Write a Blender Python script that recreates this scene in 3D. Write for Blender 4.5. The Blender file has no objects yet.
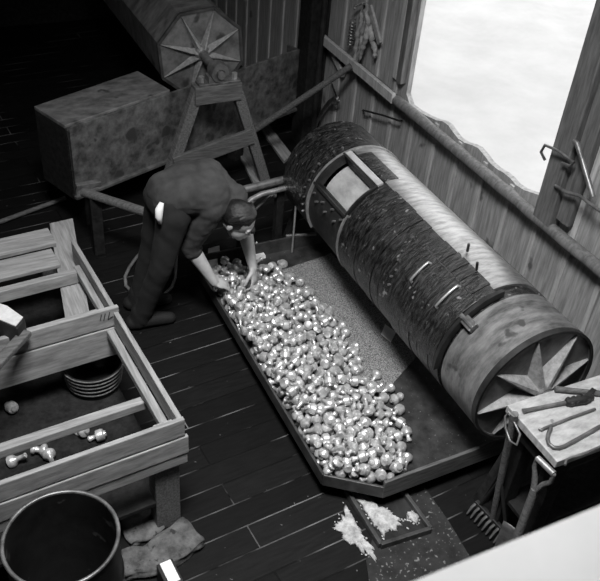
import bpy, bmesh, math, random
from mathutils import Vector as V, Matrix as M, noise
random.seed(7)
R = math.radians
S = bpy.context.scene
COL = S.collection
PI = math.pi
# ---------------------------------------------------------------- camera
CAM = V((0, 0, 3.25)); FPX = 817.0; PITCH = R(38.12); ROLL = R(5.29); YAW = R(-28.49)
_fw = V((0, math.cos(PITCH), -math.sin(PITCH))); _up = V((0, math.sin(PITCH), math.cos(PITCH))); _rt = V((1, 0, 0))
_rz = M.Rotation(YAW, 3, 'Z')
FW = _rz @ _fw; RT = _rz @ (_rt*math.cos(ROLL) + _up*math.sin(ROLL)); UP = _rz @ (-_rt*math.sin(ROLL) + _up*math.cos(ROLL))
def ray(x, y): return (x-300)*RT - (y-290.5)*UP + FPX*FW
def P(x, y, z=0.0):                       # the point of the horizontal plane z seen at a spot of the photograph
    d = ray(x, y); return CAM + d*((z-CAM.z)/d.z)
def PX(x, y, X):                          # the same for the plane of the long wall
    d = ray(x, y); return CAM + d*(X/d.x)
def PY(x, y, Y):
    d = ray(x, y); return CAM + d*(Y/d.y)
cd = bpy.data.cameras.new('camera'); cam = bpy.data.objects.new('camera', cd); COL.objects.link(cam)
cam.matrix_world = M.Translation(CAM) @ M((RT, UP, -FW)).transposed().to_4x4()
cd.sensor_fit = 'HORIZONTAL'; cd.sensor_width = 36; cd.lens = FPX/600*36; cd.clip_start = .05
cd.dof.use_dof = True; cd.dof.focus_distance = 3.9; cd.dof.aperture_fstop = 6.3
S.camera = cam
# ---------------------------------------------------------------- materials (a black and white photograph: greys only)
def mat(name, lo, hi, rough=.6, scale=8.0, stretch=(1, 1, 1), metal=0.0, bump=.2, spec=.5, rot=0.0, detail=6, clear=0.0, spots=None, contrast=(.35, .65)):
    m = bpy.data.materials.new(name); m.use_nodes = True; nt = m.node_tree; N = nt.nodes; L = nt.links
    b = N['Principled BSDF']
    tc = N.new('ShaderNodeTexCoord'); mp = N.new('ShaderNodeMapping'); mp.inputs['Scale'].default_value = stretch
    mp.inputs['Rotation'].default_value = (0, 0, rot)
    L.new(tc.outputs['Object'], mp.inputs['Vector'])
    n = N.new('ShaderNodeTexNoise'); n.inputs['Scale'].default_value = scale; n.inputs['Detail'].default_value = detail; n.inputs['Roughness'].default_value = .65
    L.new(mp.outputs['Vector'], n.inputs['Vector'])
    r = N.new('ShaderNodeValToRGB'); e = r.color_ramp.elements
    e[0].position = contrast[0]; e[1].position = contrast[1]; e[0].color = (lo, lo, lo, 1); e[1].color = (hi, hi, hi, 1)
    L.new(n.outputs['Fac'], r.inputs['Fac']); out = r.outputs['Color']
    if spots:                              # (scale, threshold, grey): flecks and stains
        v = N.new('ShaderNodeTexNoise'); v.inputs['Scale'].default_value = spots[0]; v.inputs['Detail'].default_value = 3
        L.new(tc.outputs['Object'], v.inputs['Vector'])
        r2 = N.new('ShaderNodeValToRGB'); r2.color_ramp.elements[0].position = spots[1]; r2.color_ramp.elements[1].position = spots[1]+.06
        L.new(v.outputs['Fac'], r2.inputs['Fac'])
        mx = N.new('ShaderNodeMixRGB'); L.new(r2.outputs['Color'], mx.inputs['Fac']); L.new(out, mx.inputs['Color1']); mx.inputs['Color2'].default_value = (spots[2],)*3+(1,)
        out = mx.outputs['Color']
    L.new(out, b.inputs['Base Color'])
    b.inputs['Roughness'].default_value = rough; b.inputs['Metallic'].default_value = metal; b.inputs['Specular IOR Level'].default_value = spec
    b.inputs['Coat Weight'].default_value = clear; b.inputs['Coat Roughness'].default_value = .25
    if bump:
        bp = N.new('ShaderNodeBump'); bp.inputs['Strength'].default_value = bump; bp.inputs['Distance'].default_value = .01
        L.new(n.outputs['Fac'], bp.inputs['Height']); L.new(bp.outputs['Normal'], b.inputs['Normal'])
    return m
FA = R(4.7)                                # the floor boards run slightly off square to the long wall
PALE_X = mat('pale_wood_along', .17, .33, .75, 5, (1, 12, 9), bump=.15, rot=-FA)
PALE_Y = mat('pale_wood_across', .16, .31, .75, 5, (12, 1, 9), bump=.15, rot=-FA)
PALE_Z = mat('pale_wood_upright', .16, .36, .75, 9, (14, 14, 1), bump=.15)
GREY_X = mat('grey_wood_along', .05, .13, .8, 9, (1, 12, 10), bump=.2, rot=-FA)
GREY_Y = mat('grey_wood_across', .06, .16, .8, 9, (12, 1, 10), bump=.2, rot=-FA)
DARK_W = mat('dark_wood_and_shade', .006, .020, .75, 9, (3, 3, 3), bump=.3, spec=.2)  # dark timber; also puts shade into the colour of the trough's left end
BLACK_M = mat('black_iron', .012, .035, .5, 14, metal=.3, bump=.15)
GREY_M = mat('grey_iron', .10, .26, .42, 14, metal=.6, bump=.1)
LIGHT_M = mat('bright_steel', .38, .62, .33, 18, metal=.7, bump=.05)
BRASS = mat('polished_casting', .36, .68, .34, 30, metal=.5, bump=.05)
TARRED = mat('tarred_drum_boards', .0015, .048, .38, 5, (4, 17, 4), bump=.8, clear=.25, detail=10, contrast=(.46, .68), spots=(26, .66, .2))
GLARE = mat('window_glare_metal', .22, .44, .42, 5, (2, 9, 2), metal=.8, bump=.08)  # pale metal tone standing in for window glare on the drum
SHEET = mat('worn_sheet_metal', .07, .25, .45, 7, (1, 3, 1), metal=.35, bump=.15, spots=(9, .62, .06))
TROUGH = mat('stained_trough_plate', .035, .15, .6, 14, bump=.1, metal=.15, spots=(7, .6, .035))
OCT = mat('dull_octagon_plate', .07, .20, .5, 8, (1, 2, 1), bump=.1, metal=.2, spots=(6, .63, .04))
FIN = mat('pale_fin_wood', .17, .32, .6, 10, (4, 4, 4), bump=.1)
WALLW = mat('wall_boards', .19, .35, .7, 6, (6, 9, .8), bump=.2, spots=(5, .66, .09))
BATTEN = mat('pale_battens', .28, .46, .7, 6, (6, 9, .8), bump=.1)
JAMB = mat('jamb_timber', .07, .15, .7, 6, (8, 8, 1), bump=.15)
SNOW = mat('trodden_snow', .40, .475, .8, 1.4, bump=.25, spots=(2.2, .69, .30))
TRAYM = mat('oily_tray_plate', .018, .06, .45, 10, bump=.2, metal=.2, spots=(70, .68, .3))
RIM = mat('tray_rim_iron', .03, .08, .5, 12, bump=.15, metal=.3)
GRIT = mat('polishing_grit', .05, .36, .85, 150, bump=.6, detail=2, contrast=(.38, .68))
SKIN = mat('skin', .36, .44, .55, 20, bump=.05)
SHIRT = mat('work_shirt', .024, .042, .85, 14, bump=.35)
TROUS = mat('work_trousers', .005, .011, .9, 12, bump=.35)
HAIR = mat('dark_hair', .004, .015, .4, 60, (1, 1, 4), bump=.5)
LEATH = mat('boot_leather', .003, .006, .8, 20, bump=.2)
RAILW = mat('rail_paint', .40, .46, .6, 3, bump=.02)
WHITE = mat('white_paint', .70, .80, .6, 6, bump=.03)
CLOTH = mat('pale_cloth', .45, .65, .9, 12, bump=.4)
CLOTHD = mat('worn_glove_cloth', .16, .36, .9, 16, bump=.4)
POWDER = mat('spilled_powder', .22, .55, .9, 30, bump=.6)
STONE = mat('rough_stone', .04, .13, .9, 16, bump=.5, spots=(26, .62, .02))
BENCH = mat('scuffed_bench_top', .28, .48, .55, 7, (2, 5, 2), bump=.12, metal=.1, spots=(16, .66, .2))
BARREL = mat('dark_barrel_steel', .008, .022, .5, 10, bump=.1, metal=.3, spots=(14, .68, .12))
RUBBER = mat('grey_rubber', .10, .18, .5, 10, bump=.05)
INNER = mat('worn_drum_lining', .28, .46, .45, 8, (2, 1, 2), bump=.1)
GRIME = mat('dusty_black_sheet', .004, .022, .8, 12, bump=.2, spots=(60, .62, .16))
PENCIL = mat('pencil', .02, .04, .8, 20, bump=0)
# floor: black boards with pale dust in some of the joints
def floor_material():
    m = bpy.data.materials.new('dark_floor_boards'); m.use_nodes = True; nt = m.node_tree; N = nt.nodes; L = nt.links; b = N['Principled BSDF']
    tc = N.new('ShaderNodeTexCoord'); mp = N.new('ShaderNodeMapping'); mp.inputs['Rotation'].default_value = (0, 0, -FA); L.new(tc.outputs['Object'], mp.inputs['Vector'])
    br = N.new('ShaderNodeTexBrick'); L.new(mp.outputs['Vector'], br.inputs['Vector'])
    br.inputs['Scale'].default_value = 1; br.inputs['Brick Width'].default_value = 2.3; br.inputs['Row Height'].default_value = .135; br.inputs['Mortar Size'].default_value = .004; br.inputs['Mortar Smooth'].default_value = .3; br.inputs['Bias'].default_value = 0
    br.inputs['Color1'].default_value = (.0035,)*3+(1,); br.inputs['Color2'].default_value = (.0075,)*3+(1,); br.inputs['Mortar'].default_value = (.002,)*3+(1,)
    n = N.new('ShaderNodeTexNoise'); mp2 = N.new('ShaderNodeMapping'); mp2.inputs['Scale'].default_value = (1.5, 10, 1); L.new(mp.outputs['Vector'], mp2.inputs['Vector']); L.new(mp2.outputs['Vector'], n.inputs['Vector']); n.inputs['Scale'].default_value = 6; n.inputs['Detail'].default_value = 8
    mx = N.new('ShaderNodeMixRGB'); mx.blend_type = 'MULTIPLY'; mx.inputs['Fac'].default_value = .8; L.new(br.outputs['Color'], mx.inputs['Color1'])
    r = N.new('ShaderNodeValToRGB'); r.color_ramp.elements[0].position = .3; r.color_ramp.elements[1].position = .75; r.color_ramp.elements[0].color = (.5,)*3+(1,); r.color_ramp.elements[1].color = (1.5,)*3+(1,)
    L.new(n.outputs['Fac'], r.inputs['Fac']); L.new(r.outputs['Color'], mx.inputs['Color2'])
    # dust lying in the joints, in patches
    n2 = N.new('ShaderNodeTexNoise'); n2.inputs['Scale'].default_value = 2.3; n2.inputs['Detail'].default_value = 5; L.new(mp.outputs['Vector'], n2.inputs['Vector'])
    r2 = N.new('ShaderNodeValToRGB'); r2.color_ramp.elements[0].position = .5; r2.color_ramp.elements[1].position = .68; L.new(n2.outputs['Fac'], r2.inputs['Fac'])
    ml = N.new('ShaderNodeMath'); ml.operation = 'MULTIPLY'; L.new(br.outputs['Fac'], ml.inputs[0]); L.new(r2.outputs['Color'], ml.inputs[1])
    mx2 = N.new('ShaderNodeMixRGB'); L.new(ml.outputs[0], mx2.inputs['Fac']); L.new(mx.outputs['Color'], mx2.inputs['Color1']); mx2.inputs['Color2'].default_value = (.16,)*3+(1,)
    # scattered pale flecks
    n3 = N.new('ShaderNodeTexNoise'); n3.inputs['Scale'].default_value = 38; n3.inputs['Detail'].default_value = 2; L.new(mp.outputs['Vector'], n3.inputs['Vector'])
    r3 = N.new('ShaderNodeValToRGB'); r3.color_ramp.elements[0].position = .73; r3.color_ramp.elements[1].position = .78; L.new(n3.outputs['Fac'], r3.inputs['Fac'])
    mx3 = N.new('ShaderNodeMixRGB'); L.new(r3.outputs['Color'], mx3.inputs['Fac']); L.new(mx2.outputs['Color'], mx3.inputs['Color1']); mx3.inputs['Color2'].default_value = (.11,)*3+(1,)
    L.new(mx3.outputs['Color'], b.inputs['Base Color']); b.inputs['Roughness'].default_value = .6; b.inputs['Specular IOR Level'].default_value = .15
    bp = N.new('ShaderNodeBump'); bp.inputs['Strength'].default_value = .5; bp.inputs['Distance'].default_value = .01; L.new(br.outputs['Fac'], bp.inputs['Height']); bp.invert = True; L.new(bp.outputs['Normal'], b.inputs['Normal'])
    return m
FLOOR = floor_material()
# ---------------------------------------------------------------- object helpers
def wloc(o):
    v = V((0, 0, 0))
    while o: v += o.location; o = o.parent
    return v
def tag(o, label, cat, group=None, kind=None):
    o['label'] = label; o['category'] = cat
    if group: o['group'] = group
    if kind: o['kind'] = kind
    return o
def thing(name, loc, label, cat, group=None):
    o = bpy.data.objects.new(name, None); COL.objects.link(o); o.location = loc; o.empty_display_size = .1
    return tag(o, label, cat, group)
class MB:                                  # collects shapes in world coordinates, links them as one mesh object
    def __init__(s): s.bm = bmesh.new()
    def box(s, c, size, rot=None):
        m = M.Translation(V(c)) @ (rot.to_4x4() if rot is not None else M.Identity(4)) @ M.Diagonal((size[0], size[1], size[2], 1))
        bmesh.ops.create_cube(s.bm, size=1, matrix=m); return s
    def bar(s, a, b, w, h, up=(0, 0, 1)):  # squared timber from a to b
        a = V(a); b = V(b); d = (b-a); x = d.normalized(); y = V(up).cross(x)
        if y.length < 1e-4: y = V((0, 1, 0)).cross(x)
        y.normalize(); z = x.cross(y)
        return s.box((a+b)/2, (d.length, w, h), M((x, y, z)).transposed())
    def tube(s, pts, r, n=10, closed=False, cap=True):
        pts = [V(p) for p in pts]; k = len(pts); rs = r if isinstance(r, (list, tuple)) else [r]*k; rings = []
        ref = V((0, 0, 1))
        for i, p in enumerate(pts):
            t = (pts[(i+1) % k]-pts[i-1]) if closed else (pts[min(i+1, k-1)]-pts[max(i-1, 0)])
            t.normalize()
            if i == 0 and abs(t.dot(ref)) > .95: ref = V((1, 0, 0))
            u = ref - t*ref.dot(t)
            if u.length < 1e-4: u = V((0, 1, 0)) - t*t.y
            u.normalize(); ref = u; w = t.cross(u)
            rings.append([s.bm.verts.new(p+(u*math.cos(2*PI*j/n)+w*math.sin(2*PI*j/n))*rs[i]) for j in range(n)])
        for i in range(k if closed else k-1):
            a = rings[i]; b = rings[(i+1) % k]
            for j in range(n): s.bm.faces.new((a[j], a[(j+1) % n], b[(j+1) % n], b[j]))
        if cap and not closed: s.bm.faces.new(rings[0][::-1]); s.bm.faces.new(rings[-1])
        return s
    def lathe(s, prof, n=32, m=None, cap=True):   # profile of (radius, z)
        m = m or M.Identity(4); rings = []
        for r, z in prof: rings.append([s.bm.verts.new(m @ V((max(r, 1e-4)*math.cos(2*PI*j/n), max(r, 1e-4)*math.sin(2*PI*j/n), z))) for j in range(n)])
        for a, b in zip(rings, rings[1:]):
            for j in range(n): s.bm.faces.new((a[j], a[(j+1) % n], b[(j+1) % n], b[j]))
        if cap: s.bm.faces.new(rings[0][::-1]); s.bm.faces.new(rings[-1])
        return s
    def prism(s, poly, off):               # polygon (3d points) swept by off
        off = V(off); a = [s.bm.verts.new(V(p)) for p in poly]; b = [s.bm.verts.new(V(p)+off) for p in poly]; n = len(a)
        s.bm.faces.new(a[::-1]); s.bm.faces.new(b)
        for j in range(n): s.bm.faces.new((a[j], a[(j+1) % n], b[(j+1) % n], b[j]))
        return s
    def ball(s, c, r, m=None, seg=16):
        mm = M.Translation(V(c)) @ (m.to_4x4() if m is not None else M.Identity(4)) @ M.Diagonal((r[0], r[1], r[2], 1) if isinstance(r, (tuple, list)) else (r, r, r, 1))
        bmesh.ops.create_uvsphere(s.bm, u_segments=seg, v_segments=max(8, seg//2), radius=1, matrix=mm); return s
    def solid(s, verts, faces):
        vs = [s.bm.verts.new(V(v)) for v in verts]
        for f in faces: s.bm.faces.new([vs[i] for i in f])
        return s
    def build(s, name, material, parent=None, bevel=0, smooth=False):
        bmesh.ops.recalc_face_normals(s.bm, faces=s.bm.faces)
        o0 = wloc(parent) if parent else V((0, 0, 0))
        bmesh.ops.translate(s.bm, verts=s.bm.verts, vec=-o0)
        me = bpy.data.meshes.new(name); s.bm.to_mesh(me); s.bm.free(); me.materials.append(material)
        o = bpy.data.objects.new(name, me); COL.objects.link(o); o.parent = parent
        if smooth:
            for p in me.polygons: p.use_smooth = True
            if smooth is not True: me.set_sharp_from_angle(angle=R(smooth))
        if bevel:
            b = o.modifiers.new('edge', 'BEVEL'); b.width = bevel; b.segments = 2; b.limit_method = 'ANGLE'; b.angle_limit = R(40)
        return o
def struct(o): o['kind'] = 'structure'; return o
def rotz(a): return M.Rotation(a, 3, 'Z')
YM = M.Rotation(-PI/2, 4, 'X')             # lathe axis z -> world +y
def arc(c, r, y, a0, a1, n): return [V((c[0]-r*math.sin(R(a0+(a1-a0)*i/n)), y, c[1]+r*math.cos(R(a0+(a1-a0)*i/n)))) for i in range(n+1)]
# ---------------------------------------------------------------- setting
WX = 2.95
struct(MB().box((.6, 3.5, -.05), (4.72, 10.4, .1)).build('floor', FLOOR))
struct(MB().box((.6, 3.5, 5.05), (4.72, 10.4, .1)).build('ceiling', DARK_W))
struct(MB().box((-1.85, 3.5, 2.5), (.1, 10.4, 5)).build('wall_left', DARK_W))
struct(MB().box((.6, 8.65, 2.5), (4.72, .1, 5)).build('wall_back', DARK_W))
struct(MB().box((.6, -1.65, 2.5), (4.72, .1, 5)).build('wall_front', DARK_W))
yJ = PX(408, 84, WX).y; yP0 = PX(547, 205, WX).y; yP1 = PX(572, 222, WX).y
HEAD = 2.7
ragged = [PX(x, y, WX) for x, y in ((398, 80), (401, 91), (404, 98), (410, 105), (418, 111), (427, 116), (436, 120), (443, 121.5), (448, 125), (453, 132), (458, 138.5), (465, 143), (472, 145), (478, 148), (484, 155), (490, 163), (497, 169), (504, 173), (510, 178), (516, 185), (524, 190), (533, 193), (542, 196), (549, 199))]
w = MB()
T = (.035, 0, 0)
w.prism([(WX, yJ, 0), (WX, 8.6, 0), (WX, 8.6, 5), (WX, yJ, 5)], T)
w.prism([(WX, yJ, 0), (WX, yJ, ragged[1].z+.01)] + [(WX, p.y, p.z) for p in ragged[1:] if p.y < yJ-.004] + [(WX, yP0, 0)], T)
w.prism([(WX, -1.6, 0), (WX, yP0, 0), (WX, yP0, 5), (WX, -1.6, 5)], T)
w.prism([(WX, yP0, HEAD), (WX, yJ, HEAD), (WX, yJ, 5), (WX, yP0, 5)], T)
wall = struct(w.build('wall_right', WALLW))
b = MB()
for k in range(-14, 26):
    y = PX(431, 160, WX).y + .262*k
    if yP0 < y < yJ:
        top = min((p for p in ragged[1:]), key=lambda p: abs(p.y-y)).z - .01
        b.box((WX-.006, y, top/2), (.014, .034, top))
    else: b.box((WX-.006, y, 2.5), (.014, .034, 5))
struct(b.build('batten', BATTEN, wall, bevel=.002))
# the unglazed opening: jamb, post, head
wroot = bpy.data.objects.new('window_1', None); COL.objects.link(wroot); wroot.location = (WX, (yJ+yP0)/2, 1.1); wroot['kind'] = 'structure'
MB().box((WX-.02, yJ+.055, (PX(406, 84, WX).z+HEAD)/2), (.05, .06, HEAD-PX(406, 84, WX).z)).build('jamb', JAMB, wroot, bevel=.004)
MB().box((WX-.02, yJ+.125, (PX(406, 84, WX).z+HEAD)/2), (.03, .05, HEAD-PX(406, 84, WX).z)).build('jamb_strip', BATTEN, wroot, bevel=.004)
zb = PX(547, 208, WX).z-.05
MB().box((WX-.03, yP0-.055, zb+1.2), (.09, .13, 2.4)).build('post', JAMB, wroot, bevel=.006)
MB().box((WX-.02, yP0-.175, zb+1.22), (.06, .09, 2.3)).build('post', JAMB, wroot, bevel=.006)
MB().box((WX-.02, (yJ+yP0)/2, HEAD+.05), (.08, yJ-yP0+.2, .1)).build('head', JAMB, wroot, bevel=.006)
# rail along the wall, heavy corner post
ra = PX(322.7, 38.5, WX-.05); rb = PX(600, 243, WX-.05); zr = PX(440, 137, WX-.05).z
rail = MB()
n = 40
rail.tube([(WX-.045, ra.y+.02+(rb.y-.9-ra.y)*i/n, zr+.006*noise.noise(V((i*.4, 0, 3)))) for i in range(n+1)], [.036+.005*noise.noise(V((i*.7, 5, 0))) for i in range(n+1)], 12)
struct(rail.build('trim_1', JAMB, smooth=True))
q_ = PX(392, 92, WX-.09).y
struct(MB().bar((WX-.075, ra.y+.02, zr+.02), (WX-.07, q_, zr+.012), .03, .07).build('trim_5', BATTEN, bevel=.004))
yp = PX(320, 60, WX-.08).y
struct(MB().box((WX-.09, yp+.13, 2.4), (.16, .20, 4.8)).build('trim_2', DARK_W, bevel=.01))
struct(MB().tube([(WX-.10, yp-.03, 0), (WX-.10, yp-.03, 4.8)], .022, 10).build('trim_3', BLACK_M, smooth=60))
struct(MB().bar((WX-.03, yp-.02, zr-.01), (WX-.03, yp-.30, zr-.15), .03, .05).build('trim_4', BATTEN, bevel=.004))
# snow outside
sb = MB(); nx, ny = 46, 46
gv = [[sb.bm.verts.new((3.0+40*(i/nx)**2, -16+48*j/ny, -.12+.10*noise.noise(V((i*.9, j*.7, 0)))+.06*noise.noise(V((i*2.1, j*1.9, 4))))) for j in range(ny+1)] for i in range(nx+1)]
for i in range(nx):
    for j in range(ny): sb.bm.faces.new((gv[i][j], gv[i+1][j], gv[i+1][j+1], gv[i][j+1]))
struct(sb.build('ground', SNOW, smooth=True))
# ---------------------------------------------------------------- the near tumbling drum
DC = (2.32, .628); DR = .328; D0, D1 = 1.912, 4.03
def cylshell(mb, r0, r1, y0, y1, a0, a1, n=64):   # curved slab, a in degrees: 0 up, + towards the tray
    A = arc(DC, r1, 0, a0, a1, n); B = arc(DC, r0, 0, a0, a1, n)
    ring = lambda pts, y: [mb.bm.verts.new((p.x, y, p.z)) for p in pts]
    ao, bo, ai, bi = ring(A, y0), ring(A, y1), ring(B, y0), ring(B, y1)
    f = mb.bm.faces.new
    full = abs(a1-a0) >= 360
    for i in range(n):
        f((ao[i], ao[i+1], bo[i+1], bo[i])); f((ai[i], bi[i], bi[i+1], ai[i+1])); f((ao[i], ai[i], ai[i+1], ao[i+1])); f((bo[i], bo[i+1], bi[i+1], bi[i]))
    if not full: f((ao[0], bo[0], bi[0], ai[0])); f((ao[n], ai[n], bi[n], bo[n]))
    else: bmesh.ops.remove_doubles(mb.bm, verts=mb.bm.verts, dist=1e-5)
    return mb
drum = thing('tumbling_drum', (DC[0], (D0+D1)/2, DC[1]), 'big round tumbling drum lying on its side along the boarded wall, hatch open', 'drum')
H0, H1, HA, HB = 3.285, 3.67, 22, 62
k = MB()
cylshell(k, DR-.035, DR-.012, H1, D1, 0, 360, 72); cylshell(k, DR-.035, DR-.012, D0+.012, H0, 0, 360, 72); cylshell(k, DR-.035, DR-.012, H0, H1, HB, 360+HA, 60)
k.build('shell', TARRED, drum, smooth=40)
# the wooden lagging over the middle, ragged boards running round the drum
k = MB(); y = 2.215
while y < 3.25:
    ww = random.uniform(.07, .13); e = min(y+ww, 3.262)
    cylshell(k, DR-.014, DR+random.uniform(.004, .011), y, e-.003, random.uniform(9, 11.5), 215, 60); cylshell(k, DR-.014, DR+.004, y, e-.003, -150, random.uniform(-48, -40), 30); y += ww
k.build('lagging', TARRED, drum, smooth=40)
k = MB(); cylshell(k, DR-.014, DR+.004, H1+.012, D1-.01, 0, 360, 72); k.build('far_lagging', TARRED, drum, smooth=40)
k = MB(); cylshell(k, DR-.014, DR+.001, D0, 2.19, 0, 360, 72); k.build('near_sleeve', SHEET, drum, smooth=40)
k = MB(); cylshell(k, DR-.012, DR-.004, H0-.02, H1+.01, 11, HA-1, 10); cylshell(k, DR-.012, DR-.004, H0-.02, H1+.01, -75, -53, 10); cylshell(k, DR-.012, DR-.004, H0-.02, H1+.01, HB+1, 200, 40); k.build('hatch_band', BLACK_M, drum, smooth=40)
k = MB(); cylshell(k, DR-.004, DR+.012, H1-.004, H1+.010, -75, 120, 60); k.build('band', LIGHT_M, drum, smooth=40)
k = MB(); cylshell(k, DR-.004, DR+.010, 3.266, 3.280, 60, 125, 40); k.build('band', LIGHT_M, drum, smooth=40)
k = MB(); cylshell(k, DR-.012, DR+.002, 2.27, H1-.006, -52, 10.5, 40); k.build('glare_sheet', GLARE, drum, smooth=40)  # sheet added to carry the window's glare along the drum's top
k = MB(); cylshell(k, DR-.010, DR+.005, H0+.01, H1-.06, -5, 11.5, 12); k.build('tar_patch', TARRED, drum, smooth=40)
# hatch frame and the pale lining seen through the hatch
hf = MB(); cylshell(hf, DR-.05, DR+.010, H0, H1, HA-9, HA-2.5, 8).build('hatch_cover', INNER, drum, smooth=40, bevel=.003)
k = MB()
cylshell(k, DR-.055, DR+.012, H0-.012, H1+.004, HA-2, HA, 6); cylshell(k, DR-.055, DR+.012, H0-.012, H1+.004, HB, HB+2.5, 6)
cylshell(k, DR-.055, DR+.012, H0-.014, H0, HA, HB, 16); cylshell(k, DR-.055, DR+.008, H1-.012, H1, HA, HB, 16)
k.build('hatch_frame', BLACK_M, drum, smooth=40)
k = MB(); cylshell(k, DR-.095, DR-.08, H0+.0, H1-.013, HA-4, HB+3, 16); k.build('lining', INNER, drum, smooth=40)
k = MB(); cylshell(k, DR-.08, DR-.05, H0, H0+.07, HA-1, HB+2, 16); k.build('lining_ledge', PALE_X, drum, smooth=40)
# the second, closed cover on the lagging with its two pull bars, strap end and clamp
k = MB(); cylshell(k, DR+.008, DR+.020, 2.24, 2.70, 28, 92, 40); cc = k.build('closed_cover', TARRED, drum, smooth=40, bevel=.004)
for (yy, a0, a1) in ((2.592, 36, 55), (2.368, 32, 54)):
    pts = arc(DC, DR+.036, yy, a0, a1, 12); pts = arc(DC, DR+.015, yy, a0-1.5, a0-1.5, 1)[:1] + pts + arc(DC, DR+.015, yy, a1+1.5, a1+1.5, 1)[:1]
    MB().tube(pts, .007, 8).build('pull_bar', LIGHT_M, cc, smooth=50)
k = MB(); cylshell(k, DR-.002, DR+.034, 2.205, 2.225, 8, 96, 50); stp = k.build('strap', BLACK_M, drum, smooth=40)
u = V((-math.sin(R(45)), 0, math.cos(R(45)))); c0 = V((DC[0], 2.18, DC[1]))+u*(DR+.018)
MB().box(c0, (.05, .09, .03), M.Rotation(R(-45), 3, 'Y')).tube([c0-V((0, .05, 0))+u*.015, c0+V((0, .05, 0))+u*.015], .012, 10).build('clamp', GREY_M, stp, bevel=.004)
for (yy, a) in ((2.56, 2), (2.42, 9)):
    uu = V((-math.sin(R(a)), 0, math.cos(R(a)))); p = V((DC[0], yy, DC[1]))+uu*(DR+.008)
    MB().tube([p, p+uu*.045], .007, 8).build('peg', BLACK_M, drum, smooth=50)
for i in range(26):                       # bolt heads round the hatch and along the lagging
    if i < 10: yy, a = H1+.045+.02*random.random(), 18+i*9.5
    elif i < 17: yy, a = 3.30+(i-10)*.055, 70+random.uniform(-2, 2)+6*(i % 2)
    else: yy, a = 2.78+.07*random.random()-.02*(i-17), 30+(i-17)*7.5
    uu = V((-math.sin(R(a)), 0, math.cos(R(a)))); p = V((DC[0], yy, DC[1]))+uu*(DR-.004)
    MB().tube([p, p+uu*.02], .0075, 6).build('bolt', GREY_M, drum, smooth=30)
# near end with its star of wedge ribs
k = MB(); k.lathe([(.0, 0), (DR-.011, 0), (DR-.011, .02), (0, .02)], 64, M.Translation((DC[0], D0+.006, DC[1])) @ YM, cap=False); eb = k.build('end_board', OCT, drum, smooth=30)
k = MB(); k.lathe([(.0, 0), (DR-.02, 0), (DR-.02, .02), (0, .02)], 64, M.Translation((DC[0], D1-.03, DC[1])) @ YM, cap=False); k.build('end_board', OCT, drum, smooth=30)
k = MB(); cylshell(k, DR-.010, DR+.003, D0-.010, D0+.02, 0, 360, 72); k.build('rim', BLACK_M, drum, smooth=40)
def star(root, cx, cz, y, r, a0, n, depth, halfw, material):
    for i in range(n):
        a = R(a0+360/n*i); d = V((math.cos(a), 0, math.sin(a))); s = V((-math.sin(a), 0, math.cos(a))); c = V((cx, y, cz))
        MB().solid([c+d*.035-s*halfw, c+d*.035+s*halfw, c+d*r, c+d*.035-s*halfw*.25+V((0, -depth, 0)), c+d*.035+s*halfw*.25+V((0, -depth, 0)), c+d*(r-.004)+V((0, -.012, 0))],
                   [(0, 2, 1), (0, 1, 4, 3), (0, 3, 5, 2), (1, 2, 5, 4), (3, 4, 5)]).build('wedge_rib', material, root)
star(eb, DC[0], DC[1], D0+.006, DR-.016, 13, 8, .075, .050, FIN)
k = MB(); k.lathe([(.075, 0), (.075, .03), (.05, .045), (.05, .09), (.02, .09)], 24, M.Translation((DC[0], D0+.01, DC[1])) @ M.Rotation(PI/2, 4, 'X')); k.build('hub', GREY_M, eb, smooth=40)
MB().tube([(DC[0], D0-.16, DC[1]), (DC[0], D1+.2, DC[1])], .024, 14).build('axle', GREY_M, drum, smooth=50)
# stands carrying its axle
for yy, lab in ((D0-.10, 'low dark timber stand under the star end of the round drum, behind the bench'), (D1+.12, 'low dark timber stand under the far end of the round drum')):
    st = thing('bearing_stand', (DC[0], yy, 0), lab, 'stand')
    for sx in (-1, 1): MB().bar((DC[0]+sx*.22, yy, 0), (DC[0]+sx*.06, yy, DC[1]-.09), .05, .05).build('leg', DARK_W, st, bevel=.004)
    MB().box((DC[0], yy, DC[1]-.065), (.22, .07, .07)).build('top_block', DARK_W, st, bevel=.004)
    k = MB(); k.box((DC[0], yy, DC[1]-.027), (.14, .05, .012)); k.lathe([(.027, -.025), (.045, -.025), (.045, .025), (.027, .025), (.027, -.025)], 20, M.Translation((DC[0], yy, DC[1])) @ YM, cap=False); k.build('bearing', GREY_M, st, smooth=35)
# ---------------------------------------------------------------- tray under the drum
XL, YN, YF, XR = 1.375, 1.955, 3.93, 2.62
tr = thing('drain_tray', ((XL+XR)/2, (YN+YF)/2, .08), 'shallow dark metal tray on the floor beneath the round drum, holding castings', 'tray')
C1 = (XL, 2.13); C2 = (1.61, YN)
outl = [C1, C2, (XR, YN+.02), (XR, YF), (XL, YF)]
MB().prism([(x, y, .10) for x, y in outl], (0, 0, .022)).build('tray_floor', TRAYM, tr)
MB().bar((XL, C1[1], .135), (XL, YF, .135), .014, .075).build('rim', RIM, tr, bevel=.003)
MB().bar((C1[0], C1[1], .135), (C2[0], C2[1], .135), .014, .075).build('rim', RIM, tr, bevel=.003)
MB().bar((C2[0]-.006, YN, .155), (XR, YN+.02, .155), .018, .115).build('rim', GREY_X, tr, bevel=.003)
MB().bar((XR, YN+.02, .135), (XR, YF, .135), .014, .075).build('rim', RIM, tr, bevel=.003)
MB().bar((XL, YF, .16), (XR, YF, .16), .014, .12).build('rim', RIM, tr, bevel=.003)
for yy in (2.5, 3.5): MB().box((2.0, yy, .05), (1.1, .10, .10)).build('bearer', DARK_W, tr, bevel=.004)
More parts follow.
